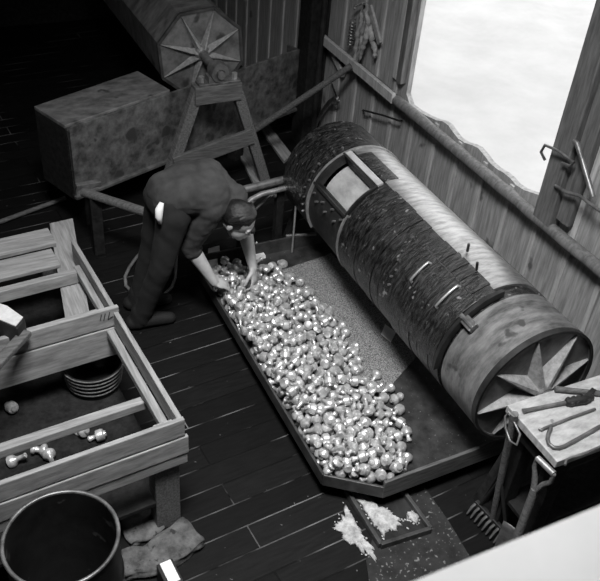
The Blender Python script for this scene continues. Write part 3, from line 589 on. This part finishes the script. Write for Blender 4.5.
# head frame: crown, face, side
cr = V((.30, -.42, .82)).normalized(); fc = V((.55, -.48, -.62)).normalized(); fc = (fc-cr*fc.dot(cr)).normalized(); sd_ = cr.cross(fc).normalized()
HM = M((sd_, fc, cr)).transposed()
def hp_(s, f, c): return HC+sd_*s+fc*f+cr*c
body.ball(hp_(0, -.008, .022), (.074, .094, .092), HM, 24)       # skull
body.ball(hp_(0, .030, -.045), (.058, .062, .072), HM, 20)       # jaw and cheeks
body.ball(hp_(0, .062, -.092), (.028, .026, .026), HM, 14)       # chin
body.solid([hp_(-.014, .078, -.040), hp_(.014, .078, -.040), hp_(0, .080, .012), hp_(0, .118, -.036), hp_(0, .07, -.05)], [(0, 3, 2), (1, 2, 3), (0, 4, 3), (1, 3, 4), (0, 2, 4), (1, 4, 2)])
body.ball(hp_(0, .088, -.068), (.024, .010, .007), HM, 12); body.ball(hp_(0, .080, .016), (.050, .011, .009), HM, 12)
for s in (-1, 1): body.ball(hp_(s*.076, -.012, -.012), (.008, .016, .026), HM, 12); body.ball(hp_(s*.030, .080, -.002), (.013, .010, .009), HM, 10)
limb(body, [NB, NB.lerp(hp_(0, -.03, -.05), .6), hp_(0, -.02, -.03)], [.062, .056, .058])
# trunk, arms, legs (under the clothes)
limb(body, [HIP, SP1, SP2, NB+V((-.03, 0, -.01))], [.09, .09, .08, .05])
limb(body, [SL, SP2.lerp(NB, .5), SR], [.045, .06, .045])
for a, b_, c in ((SR, ER, WR_), (SL, EL, WL)):
    limb(body, [a, b_], [.052, .042]); limb(body, [b_, b_.lerp(c, .3), c], [.043, .044, .026])
for a, b_, c in ((HR, KR, AR_), (HL, KL, AL)):
    limb(body, [a, b_], [.07, .045]); limb(body, [b_, b_.lerp(c, .3), c], [.044, .042, .03]); limb(body, [c, c+V((.13, -.01, -.04))], [.028, .022])
def hand(m_, w, d, nrm, thumb, curl, spread=.9):
    "palm and five bent fingers; d along the hand, nrm out of its back, thumb to the thumb's side"
    d = d.normalized(); nrm = (nrm-d*nrm.dot(d)).normalized(); t = d.cross(nrm); t = t if t.dot(thumb) > 0 else -t
    fr = M((t, d, nrm)).transposed()
    m_.ball(w+d*.045, (.040, .052, .017), fr, 16); m_.ball(w+d*.02+t*.012, (.028, .034, .019), fr, 14); m_.ball(w+d*.068, (.039, .026, .014), fr, 14)
    for i, (o_, L) in enumerate(((.029, .074), (.010, .083), (-.010, .077), (-.029, .060))):
        p = w+d*.078+t*o_; dirn = (d+t*o_*spread*4).normalized(); pts = [p-dirn*.02]; ang = 0
        pts.append(p)
        for L_, a in ((.45, curl*.6), (.30, curl*1.0), (.25, curl*.8)):
            ang += a; p = p+(dirn*math.cos(ang)-nrm*math.sin(ang))*L*L_; pts.append(p)
        limb(m_, pts, [.0095, .0094, .0088, .0080, .0068])
    p0 = w+d*.022+t*.026; p1 = p0+(d*.55+t*.75-nrm*.25).normalized()*.038; p2 = p1+(d*.85+t*.35-nrm*.45).normalized()*.030; p3 = p2+(d*.9+t*.0-nrm*.55).normalized()*.024
    limb(m_, [p0, p1, p2, p3], [.0145, .0120, .0105, .0085])
hdR = (P(229, 287, .27)-WR_); hdL = (P(258, 279, .27)-WL)
hand(body, WR_, V((hdR.x, hdR.y, -.05)), V((-.35, -.25, 1)), V((.2, .9, .1)), .55)
hand(body, WL, V((hdL.x-.02, hdL.y, -.08)), V((.45, -.2, .9)), V((-1, .0, -.1)), .55)
bo = fuse(body, 'body', SKIN, man, .0042, 4)
# shirt: trunk and sleeves to below the elbow
sh = MB()
pel = V((1.06, 3.615, .93))
limb(sh, [HR.lerp(HL, .35)+V((.0, 0, .045)), SP1+V((0, -.045, -.02)), SP2+V((.0, -.055, -.03)), SR+V((-.01, .05, -.01))], [.112, .122, .120, .085])
limb(sh, [HR.lerp(HL, .65)+V((.0, 0, .045)), SP1+V((0, .05, -.02)), SP2+V((.0, .06, -.03)), SL+V((-.03, -.05, .01))], [.112, .122, .120, .085])
limb(sh, [SP2+V((.02, .05, .0)), P(229, 196, .84)], [.115, .08]); limb(sh, [SL, P(233, 198, .84), SR], [.08, .085, .08])
limb(sh, [SP2+V((0, 0, .0)), NB+V((-.05, 0, -.005)), NB+V((-.012, 0, -.005))], [.108, .092, .072])
for a, b_, c in ((SR, ER, WR_), (SL, EL, WL)):
    limb(sh, [a, a.lerp(b_, .5), b_, b_.lerp(c, .12)], [.078, .073, .062, .060])
so_ = fuse(sh, 'shirt', SHIRT, man, .008, 8)
nn = [(v.co+wloc(man), v.normal.copy()) for v in so_.data.vertices]
for v, (q, n_) in zip(so_.data.vertices, nn):
    w_ = noise.noise(V((q.x*9, q.y*22+q.z*6, q.z*9)))+.6*noise.noise(V((q.x*26, q.y*11, q.z*30)))
    v.co += n_*.0075*w_
for a, c in ((ER, WR_), (EL, WL)):
    k = MB(); q = a.lerp(c, .13); k.tube([q-(c-a).normalized()*.012, q+(c-a).normalized()*.022], .058, 20)
    fuse(k, 'rolled_cuff', SHIRT, so_, .006, 3)
k = MB(); d_ = (hp_(0, -.02, -.03)-NB).normalized(); c_ = NB+d_*.015
u_ = d_.orthogonal().normalized(); w_ = d_.cross(u_); k.tube([c_+(u_*math.cos(2*PI*i/28)+w_*math.sin(2*PI*i/28))*.066 for i in range(28)], .013, 8, closed=True)
k.build('collar', SHIRT, so_, smooth=True)
tr_ = MB()
limb(tr_, [HR+V((-.015, .03, .0)), HL+V((-.015, -.03, .0))], [.104, .104]); limb(tr_, [HR.lerp(HL, .5)+V((.01, 0, .02)), HR.lerp(HL, .5)], [.106, .106])
for a, b_, c in ((HR, KR, AR_), (HL, KL, AL)):
    limb(tr_, [a+V((-.01, 0, -.04)), a.lerp(b_, .5), b_, b_.lerp(c, .5), c+V((0, 0, -.02))], [.096, .080, .066, .058, .056])
to_ = fuse(tr_, 'trousers', TROUS, man, .008, 7)
nn = [(v.co+wloc(man), v.normal.copy()) for v in to_.data.vertices]
for v, (q, n_) in zip(to_.data.vertices, nn): v.co += n_*.005*noise.noise(V((q.x*14+q.z*5, q.y*14, q.z*13+q.x*8)))
for c in (AR_, AL):
    k = MB(); h = V((c.x-.05, c.y+.006, .045)); t_ = V((c.x+.17, c.y-.02, .036))
    limb(k, [V((c.x-.005, c.y, .12)), V((c.x-.02, c.y, .05))], [.052, .05]); limb(k, [h, h.lerp(t_, .5)+V((0, 0, .01)), t_], [.045, .046, .036])
    sho = fuse(k, 'boot', LEATH, man, .006, 4)
    for v in sho.data.vertices:
        if v.co.z < .004: v.co.z = .004
hr = MB()
hr.ball(hp_(0, -.016, .030), (.080, .098, .092), HM, 24)
for i in range(9):
    a = -1.2+i*.3; hr.tube([hp_(.045*math.sin(a), .055*math.cos(a), .10), hp_(.078*math.sin(a), .07*math.cos(a)-.02, .085), hp_(.086*math.sin(a), .02-.06*abs(math.sin(a)), .02)], [.012, .016, .012], 8)
ho = fuse(hr, 'hair', HAIR, man, .006, 2)
bmh = bmesh.new(); bmh.from_mesh(ho.data); off = wloc(man)
dele = []
for v in bmh.verts:
    q = v.co+off-HC; s, f, c = q.dot(sd_), q.dot(fc), q.dot(cr)
    if (f > .040 and c < .050) or (c < -.035 and f > -.03) or c < -.055: dele.append(v)
bmesh.ops.delete(bmh, geom=dele, context='VERTS'); bmh.to_mesh(ho.data); bmh.free()
so = ho.modifiers.new('t', 'SOLIDIFY'); so.thickness = .010; so.offset = -1
k = MB()
pr_ = [P(151, 196, .94), P(147, 203, .90), P(144, 212, .86), P(148, 215, .84)]
rg = [V((HIP.x-.085, 3.50, .94)), V((HIP.x-.105, 3.485, .91)), V((HIP.x-.110, 3.48, .87)), V((HIP.x-.105, 3.475, .83))]
k.tube(rg, [.012, .022, .020, .009], 10); tag(k.build('pocket_rag', WHITE, smooth=True), 'white rag hanging from the man\'s back pocket', 'rag')
# ---------------------------------------------------------------- the castings
def casting(kind):
    if kind == 0: prof = [(0, -.036), (.0095, -.036), (.0125, -.031), (.0095, -.026), (.0080, -.014), (.0090, -.010), (.0195, -.007), (.0225, -.004), (.0225, .016), (.0200, .021), (.012, .024), (.011, .030), (0, .031)]
    elif kind == 1: prof = [(0, -.034), (.015, -.034), (.0175, -.030), (.0175, -.022), (.012, -.019), (.0105, -.008), (.0135, -.004), (.022, .004), (.0235, .009), (.0235, .015), (.018, .020), (.009, .023), (.008, .034), (0, .035)]
    else: prof = [(0, -.026), (.017, -.026), (.0235, -.020), (.0235, -.008), (.020, -.002), (.0125, .004), (.0085, .014), (.0075, .036), (.0095, .039), (.0095, .044), (0, .045)]
    m_ = MB(); m_.lathe([(r*1.25, z*1.25) for r, z in prof], 14)
    bmesh.ops.remove_doubles(m_.bm, verts=m_.bm.verts, dist=5e-4)
    return m_
CAST = '''1 1476 2188 260 55 71 27 -36
1 1442 2137 218 50 26 -5 82
1 1419 2212 227 7 -82 -50 26
0 1547 2063 208 3 -86 8 -51
0 1537 2162 246 55 18 65 49
0 1556 2108 243 75 38 40 35
1 1549 2309 225 35 -64 -40 -55
1 1412 2438 212 64 44 43 -45
1 1412 2299 214 27 -30 79 45
1 1646 2129 215 31 -1 -94 -14
1 1541 2611 248 3 94 0 -35
1 1497 2125 200 62 -77 11 -14
2 1454 2538 248 23 -52 -62 55
0 1576 2045 151 67 -22 67 -23
0 1706 2020 199 92 34 9 -17
1 1617 2193 213 6 -5 95 -29
1 1412 2165 158 31 53 73 -28
2 1437 2358 224 53 -64 -49 24
0 1484 2464 244 46 12 -61 -63
0 1424 2605 270 35 -55 -61 45
1 1848 2383 150 16 -65 -1 74
0 1621 2016 189 80 51 -1 -30
0 1675 2065 217 47 -80 24 -28
1 1547 2713 242 66 56 48 -13
0 1899 2221 151 57 -32 48 59
1 1424 2878 252 76 -35 49 25
1 1974 2456 150 61 52 -39 -45
2 1766 2411 190 37 -11 53 75
0 1653 2632 239 57 70 -42 10
0 1621 2076 203 70 30 -18 -62
0 1815 2202 183 33 57 15 73
0 1939 2376 151 66 -48 52 -26
0 1634 2356 206 47 60 -44 -47
0 1675 2489 211 54 -29 51 -60
0 1902 2304 151 54 32 63 -45
1 1888 2531 180 84 4 52 14
0 1755 2168 180 11 -74 49 -45
1 1696 2330 195 8 -70 -22 -67
0 1813 2617 186 68 -47 -49 28
1 1772 2301 158 39 85 -17 30
0 1537 2821 236 87 -22 43 -11
1 1435 2982 246 68 3 73 0
1 1615 2294 206 78 35 -48 -19
1 1422 2758 244 89 -37 23 -15
0 1685 2182 219 37 86 -32 -18
0 1846 2699 194 67 72 -10 17
1 1766 2545 160 5 -42 82 -40
1 1581 2969 251 17 75 14 62
1 1508 3033 244 4 53 52 -67
2 1426 2673 254 3 -87 -4 -48
0 1815 2147 151 20 -64 -30 -68
1 1824 2326 150 18 -41 51 -74
2 1620 2427 209 23 40 -80 38
1 1435 3235 242 26 70 31 -59
1 1828 2906 180 62 35 -64 30
0 1504 2867 250 19 -22 -36 -89
0 1466 2131 151 73 53 -30 30
1 1529 2373 238 56 1 -44 70
2 1715 2784 209 3 -68 -43 -60
1 1583 2590 215 49 -80 31 13
2 1805 2072 149 52 26 -75 32
0 1469 3118 254 39 -74 1 -55
0 1902 2485 151 63 43 56 32
1 1786 2946 176 21 -9 32 92
0 1610 3113 245 47 -28 68 -48
2 1430 2588 214 48 -21 -81 -26
0 1733 2724 196 28 -3 45 -85
2 1970 2536 149 54 46 -64 -29
1 1419 3606 258 47 -13 -78 -39
2 1874 2431 149 47 77 18 39
0 1786 2783 190 69 -33 64 -3
1 1694 2600 189 35 65 -40 55
0 1868 3092 213 50 49 -66 -26
1 1633 3417 217 38 81 31 32
0 1742 2659 189 76 36 17 -51
2 1447 2826 234 63 59 -34 -37
2 1410 3280 227 6 -16 -87 47
0 1758 2061 179 59 54 -58 18
2 1546 3217 249 7 33 65 68
1 1727 3174 220 48 37 60 52
1 1730 2481 160 13 51 -14 -84
1 1785 3375 196 2 -14 -51 -85
2 1663 2010 149 61 -51 -60 -2
2 1548 2481 214 84 20 49 -10
0 1919 2848 154 4 -54 -8 -84
2 1950 2641 149 50 -5 -79 35
1 1576 2241 212 63 25 -33 -65
2 1681 3072 238 17 -4 76 62
1 1587 2885 236 35 14 72 58
1 1665 2834 236 68 39 20 58
1 1849 3020 191 32 -78 -25 -47
0 1878 3366 206 92 -22 -28 -17
2 1436 3340 259 43 -65 0 -63
1 1772 3269 203 10 73 -24 -63
0 1587 3473 240 17 -36 -65 65
0 1473 2727 244 79 49 0 -36
0 1819 2572 151 37 70 9 60
2 1589 2518 202 85 0 -44 -27
0 1413 2948 206 80 36 36 -32
0 1424 3038 240 88 -12 -45 3
0 1670 3337 232 49 -20 74 41
0 1471 3444 251 41 32 -84 15
2 1656 2550 194 67 55 45 20
0 1654 2998 222 58 -77 7 -25
2 1467 2405 215 30 43 -82 24
0 1487 3599 242 86 -42 -1 -30
0 1514 3773 253 50 -49 10 70
1 1656 2253 199 82 43 -35 -9
2 1952 3011 149 15 70 37 -59
0 1747 3041 171 96 0 9 26
2 1628 3597 238 37 9 86 33
1 1908 2788 150 38 54 37 66
1 1457 3177 232 72 -22 65 -9
1 1429 3730 230 55 67 -37 -34
2 1591 2745 239 55 7 30 -78
0 1412 2840 193 61 -72 -25 -22
0 1877 2889 159 39 56 -73 -1
1 1849 3562 158 36 46 -78 -24
1 1480 3347 222 57 -60 10 -55
1 1964 3081 151 64 -52 40 -40
0 1815 2501 151 73 -55 39 -12
2 1496 2358 189 11 96 2 -25
0 1413 2516 189 35 66 -58 31
0 1412 3112 223 17 -25 -79 -53
0 1519 2092 160 37 -69 62 9
0 1413 2248 167 78 -9 29 55
1 1809 2437 164 7 90 32 -30
0 1413 2378 167 63 -63 42 15
1 1674 3729 194 87 19 37 -28
0 1557 3354 209 62 62 46 13
1 1419 2634 154 66 32 -52 43
2 1501 2669 218 50 42 40 -64
1 1806 3089 170 25 17 -20 93
0 1758 3100 206 89 29 -30 17
0 1418 3394 242 47 -43 25 73
2 1513 3408 242 8 -78 53 31
1 1832 2755 150 63 48 44 -43
0 1476 2926 248 22 -97 -14 1
0 1925 3553 151 57 57 6 -59
1 1717 3539 189 73 -10 23 64
0 1720 2424 151 76 16 -55 -31
1 1630 2792 211 16 90 41 8
1 1476 2258 225 20 62 5 76
1 1415 3532 218 92 -40 1 -2
0 1895 3761 151 47 39 -43 67
2 1751 3694 180 4 -94 -33 4
0 1599 2656 238 29 -37 -82 33
0 1582 3175 223 45 12 24 -85
0 1553 2429 197 3 -87 27 41
0 1701 3443 203 71 20 50 45
1 1518 2564 212 58 60 43 35
1 1921 3339 150 59 29 -59 48
0 1708 3235 193 59 -48 -46 -46
1 1795 3594 166 91 0 0 -42
0 1829 2250 151 80 1 -57 -17
2 1502 3298 216 19 26 38 87
0 1739 2114 162 3 -51 -86 3
1 1692 2897 208 71 -58 33 -21
1 1556 3722 219 92 25 25 16
0 1896 2580 152 2 52 -24 -82
0 1691 3311 178 16 -11 21 -96
2 1951 2900 149 38 -71 -34 48
2 1927 3112 177 0 65 51 57
1 1897 3026 151 71 -65 1 -28
2 1873 3156 198 17 -5 73 66
1 1641 2926 200 77 -55 27 -19
2 1410 3452 218 28 25 -84 40
0 1958 3220 151 7 -37 -60 70
2 1418 3201 193 56 -44 53 -45
1 1836 3164 158 40 79 -43 17
2 1413 2450 149 57 -75 25 20
2 1843 3692 149 51 75 -25 33
2 1410 3020 180 13 -6 -99 1
0 1482 2305 195 57 -49 -51 42
1 1412 3546 151 22 29 -58 73
0 1598 2840 202 11 -39 -65 64
0 1942 3278 151 34 56 12 -74
1 1655 3502 200 47 -71 34 -39
1 1583 3022 232 25 -54 -5 81
2 1546 3571 213 40 60 -68 -13
0 1498 3766 199 45 69 -24 -51
2 1648 2735 196 28 69 -54 -38
1 1627 3312 194 63 28 70 -18
0 1645 3227 197 42 25 -87 2
2 1415 2732 149 59 -64 -47 -16
2 1850 3260 149 49 -64 47 -36
1 1860 3452 150 72 -62 20 -23
1 1859 2646 150 40 -55 -35 64
2 1656 2458 170 44 30 -48 -70
0 1714 2295 151 78 55 -14 -24
0 1749 2608 151 66 -66 24 -24
1 1591 3777 214 94 18 -20 -23
1 1430 2807 150 67 39 52 35
0 1834 2837 156 36 -76 22 49
2 1713 3783 186 58 28 57 51
0 1518 3679 219 35 76 -14 53
0 1884 3620 151 80 23 -53 16
0 1412 3639 164 18 -68 71 -4
1 1421 2692 203 67 47 -56 7
1 1555 2936 214 72 -16 -55 39
0 1719 3389 198 70 23 67 15
0 1413 2899 156 85 -49 -10 -18
0 1473 3077 212 82 17 51 19
2 1799 3036 149 61 -68 -40 5
0 1813 3494 151 53 34 -46 62
0 1519 3164 206 68 49 23 49
1 1749 2225 150 22 -42 -50 73
1 1818 3751 158 15 32 84 41
2 1495 2202 210 82 2 38 43
2 1637 2609 170 35 90 15 20
1 1825 3383 158 16 -88 17 40
2 1631 3081 196 44 -50 -69 -29
2 1786 3174 179 39 61 -53 43
2 1848 3323 156 8 -76 33 54
0 1892 2950 152 74 1 -65 -16
1 1432 3597 202 73 -6 59 34
0 1594 3258 209 12 80 0 -58
0 1424 3780 204 34 -46 -63 52
0 1797 2677 151 21 61 35 -68
0 1471 3545 193 55 -12 -80 -19
2 1717 3632 149 45 76 -23 -42
0 1570 3087 212 66 70 26 1
1 1936 3442 150 58 52 -40 48
0 1412 3335 189 68 -70 21 -4
1 1413 3671 215 28 9 -22 93
0 1503 3486 228 16 -8 -47 -86
2 1699 2072 149 61 52 60 -3
1 1616 3640 204 75 -43 48 14
0 1651 3363 182 22 82 36 39
1 1490 2514 199 68 32 -30 -59
1 1574 2132 195 12 42 33 84
2 1414 3069 157 100 0 -2 -3
1 1612 3545 204 55 26 -79 -9
0 1421 3391 152 77 -17 -55 -29
1 1466 2461 186 36 48 -63 -49
0 1622 3703 183 11 81 -35 46
2 1510 3615 193 43 44 -73 30
1 1735 2988 150 74 1 -65 -16
2 1890 3226 162 50 -26 29 77
1 1762 2880 150 73 2 65 -20
0 1794 3652 151 2 56 -14 82
0 1419 3465 151 30 47 33 -76
1 1455 2549 163 89 -30 34 4
2 1611 3453 171 20 12 -92 -31
1 1884 2718 150 64 -65 7 -40
0 1688 3693 151 82 17 55 -7
0 1426 2315 151 29 56 43 -64
0 1701 2156 160 37 -89 24 -14
1 1659 2672 201 10 -66 -9 -74
0 1747 3755 151 32 57 -10 75
0 1550 3427 204 66 57 -8 48
2 1828 2965 149 14 18 77 -60
1 1557 3503 203 31 -40 32 80
0 1526 3237 199 58 56 -53 27
1 1463 2206 150 37 53 -38 -66
2 1587 2401 149 54 59 -53 28
0 1737 3355 151 43 -30 -49 70
0 1594 2465 151 36 -56 -12 73
1 1538 2872 197 49 -13 -63 59
2 1731 2939 174 87 -42 10 24
0 1640 3149 208 49 -47 -65 34
1 1588 2694 188 61 -33 -11 -71
0 1530 2385 151 37 24 67 -60
2 1665 2827 173 84 -9 36 -40
0 1427 2973 151 55 -1 71 45
0 1570 3666 178 43 -82 37 10
2 1763 3525 156 99 0 0 -11
2 1713 2853 174 6 92 -21 -32
0 1464 2886 204 54 55 49 41
0 1859 3080 151 11 -48 -52 -70
0 1567 2780 193 23 41 -51 -72
1 1682 2225 158 2 -10 -90 -43
0 1557 2193 188 6 48 4 -87
1 1440 3300 150 76 9 65 6
1 1473 2263 158 16 29 -85 -40
0 1792 3307 162 4 1 -100 3
0 1656 2393 162 4 93 -36 -2
0 1746 3470 160 69 -31 32 -57
2 1601 2557 149 49 71 35 -36
2 1500 2978 212 67 -55 -46 19
0 1650 2509 151 77 -41 -41 27
0 1513 2736 192 44 36 40 -72
0 1726 2366 152 68 -14 69 -18
0 1466 2786 200 69 -11 -61 38
1 1565 2743 150 49 65 -2 58
1 1743 3104 151 74 47 -46 16
2 1538 2636 192 14 59 46 -65
1 1453 2638 209 12 -90 -41 -8
1 1426 3716 158 10 -53 69 -48
0 1460 3253 193 73 38 56 -9
0 1470 3134 195 31 37 -74 -46
0 1629 3780 151 70 35 62 11
1 1557 3002 179 72 -69 0 -10
2 1690 3040 175 16 32 90 26
1 1558 3313 161 15 -21 -90 -34
0 1422 3241 151 53 15 -56 -62
0 1669 3563 172 62 -37 30 62
0 1576 2336 174 30 83 -21 42
0 1699 2543 151 40 -40 58 -58
0 1733 3181 151 66 -70 -7 -25
1 1692 2777 158 54 -11 83 -5
2 1597 2108 152 48 -39 60 50
0 1587 3212 159 42 61 63 21
1 1694 3113 186 14 -38 -54 -73
0 1886 3389 151 70 -40 41 42
0 1585 3097 151 60 55 -17 -55
1 1518 3657 151 52 3 -65 -55
0 1766 2740 151 24 37 -60 67
0 1662 3269 152 70 67 1 26
2 1775 3421 157 73 -8 62 27
1 1639 3647 151 76 12 64 -6
2 1609 2983 174 2 -69 64 33
1 1692 2654 150 75 -53 38 -12
1 1533 2828 150 20 12 64 -73
0 1577 3736 157 19 -61 -59 50
1 1529 3063 168 60 -10 -33 -72
0 1528 2683 152 31 -46 -53 -64
0 1694 2719 151 65 -46 -54 29
1 1650 2130 150 41 20 62 -63
2 1596 2862 149 54 70 37 28
2 1471 2686 162 71 58 6 39
0 1645 3142 151 39 -39 59 -59
0 1504 3724 160 7 -38 84 38
2 1574 2628 149 31 -29 -74 -53
0 1569 3151 163 8 -6 97 23
1 1616 3049 150 46 65 -1 -60
1 1511 2476 150 63 -6 65 -42
0 1452 3179 151 69 -31 63 -17
1 1470 3030 169 92 -5 31 -22
2 1554 2528 162 85 -50 13 -11
1 1663 2984 150 40 -22 -61 -64
0 1464 3670 186 32 30 -70 57
1 1759 2814 150 75 7 -65 -8
0 1472 2403 151 53 -51 -27 -62
2 1794 3235 149 56 48 63 -25
2 1606 3356 149 28 77 -18 54
1 1480 2848 158 42 -90 -7 7
1 1550 2241 160 10 -48 18 85
2 1664 2898 159 23 17 56 78
1 1543 3782 158 45 23 -86 -4
0 1675 3195 159 1 -38 -83 -40
1 1565 3403 150 6 33 57 76
2 1504 3338 160 42 7 54 72
0 1730 3579 151 36 -56 12 -73
0 1520 2570 151 70 -17 55 41
1 1674 3413 150 15 65 2 74
0 1610 3598 151 82 30 49 8
1 1524 2306 150 73 4 65 -21
2 1678 3480 149 56 -79 -2 -24
0 1465 2939 178 19 34 88 -28
2 1472 2611 149 37 79 -1 -48
0 1604 3277 151 66 61 -36 25
0 1628 3518 151 16 16 -69 69
1 1459 3473 190 38 -38 -61 -58
2 1458 3391 194 53 80 -21 19
0 1620 2209 152 48 -8 58 65
0 1465 3604 151 70 53 -47 12
1 1611 2273 150 53 -46 -46 54
1 1734 3273 150 19 -12 64 73
1 1903 3153 150 9 35 55 75
1 1536 2157 150 37 54 -37 -66
0 1587 2937 151 32 -23 53 -75
0 1525 2902 151 9 -70 -7 70
2 1488 3451 149 45 75 -25 -42
0 1646 2329 151 46 -71 3 53
0 1458 3776 151 66 10 -70 25
0 1506 2986 151 36 57 14 -72
2 1528 3200 149 54 -79 3 -28
1 1543 3587 158 40 30 -85 17
1 1629 2686 150 71 -65 -7 -26
1 1574 3534 150 76 58 -30 -3
1 1608 2791 150 59 -29 -58 -48
0 1517 3269 151 66 -27 -51 48
1 1501 3400 158 8 -67 -60 42
1 1480 2763 150 9 -35 -55 75
0 1474 3085 151 28 20 -54 -77
0 1517 3126 151 80 -44 -37 -16
2 1513 3513 161 89 43 17 -7'''
from mathutils import Quaternion
CK = []
for k in range(3):
    o = casting(k).build('metal_casting', BRASS, smooth=35); CK.append(o.data); bpy.data.objects.remove(o)
from mathutils.bvhtree import BVHTree
bpy.context.view_layer.update(); BB = BVHTree.FromPolygons([v.co+wloc(man) for v in bo.data.vertices], [list(p.vertices) for p in bo.data.polygons])
nk = 0; rest = MB(); rest.bm.verts.ensure_lookup_table()
for i, row in enumerate(CAST.split('\n')):
    a = [int(x) for x in row.split()]
    q = Quaternion([x/100 for x in a[4:8]]).normalized(); mw = M.LocRotScale(V((a[1]/1000, a[2]/1000, a[3]/1000)), q, V((1, 1, 1)))
    tv = [mw @ v.co for v in CK[a[0]].vertices]
    hit = [BB.find_nearest(v, .02) for v in tv[::2]]
    if any(h[0] is not None and (v-h[0]).dot(h[1]) < -.002 for v, h in zip(tv[::2], hit)): continue
    if nk < 300:
        nk += 1
        o = bpy.data.objects.new('metal_casting', CK[a[0]]); COL.objects.link(o); o.matrix_world = mw
        tag(o, 'shiny knob-shaped metal casting lying in the big heap in the tray', 'casting', 'castings heaped in the tray')
    else:
        t_ = CK[a[0]].copy(); t_.transform(mw); rest.bm.from_mesh(t_); bpy.data.meshes.remove(t_)
tag(rest.build('casting_heap', BRASS, smooth=35), 'lower layer of shiny metal castings filling the heap in the tray', 'castings', kind='stuff')
# the few in the rack's nearer bin
for (x, y, e, kd, lab) in ((11, 407, (1.2, .2, .3), 0, 'shiny metal casting at the photo\'s left edge in the rack\'s nearer bin'), (15, 460, (.5, 1.0, .3), 2, 'small shiny casting nearest the frame\'s left edge behind the rack\'s front board'), (41, 450, (1.7, .3, 1.2), 1, 'leaning shiny casting left of the dull one in the rack\'s nearer bin'), (50, 457, (1.5, 1.2, 0), 2, 'half-hidden shiny casting lowest behind the rack\'s front board'), (82, 431, (.9, .5, .2), 1, 'upright shiny casting below the hooped tub in the rack\'s nearer bin'), (98, 436, (1.3, 0, 1.4), 0, 'shiny casting on its side next to the upright one below the tub')):
    p = P(x, y, .235)
    q = M.LocRotScale(V((p.x, p.y, .236)), __import__('mathutils').Euler(e).to_quaternion(), V((1.05, 1.05, 1.05)))
    o = bpy.data.objects.new('metal_casting', CK[kd]); COL.objects.link(o); o.matrix_world = q; tag(o, lab, 'casting', 'castings in the rack')
    if kd == 9: pass
# ---------------------------------------------------------------- light: pale sky through the opening, a roof skylight
wd = bpy.data.worlds.new('sky'); S.world = wd; wd.use_nodes = True; bg = wd.node_tree.nodes['Background']; bg.inputs['Color'].default_value = (1, 1, 1, 1); bg.inputs['Strength'].default_value = 2.25
def area(name, loc, tgt, sx, sy, power, portal=False):
    l = bpy.data.lights.new(name, 'AREA'); l.shape = 'RECTANGLE'; l.size = sx; l.size_y = sy; l.energy = power; l.color = (1, 1, 1)
    if portal: l.cycles.is_portal = True
    o = bpy.data.objects.new(name, l); COL.objects.link(o); o.location = loc; o.rotation_euler = (V(tgt)-V(loc)).to_track_quat('-Z', 'Y').to_euler(); return o
area('window_daylight', (WX+.12, (yJ+yP0)/2, 1.85), (0, (yJ+yP0)/2, 1.85), 1.75, yJ-yP0+.1, 1, True)
sk = area('skylight', (.55, 1.4, 4.9), (1.45, 2.5, .3), 1.2, 1.1, 125); sk.data.spread = R(92)
vs_ = S.view_settings; S.display_settings.display_device = 'sRGB'; vs_.view_transform = 'Standard'; vs_.look = 'None'; vs_.exposure = 0; vs_.gamma = 1; vs_.use_curve_mapping = False
bpy.context.view_layer.update()
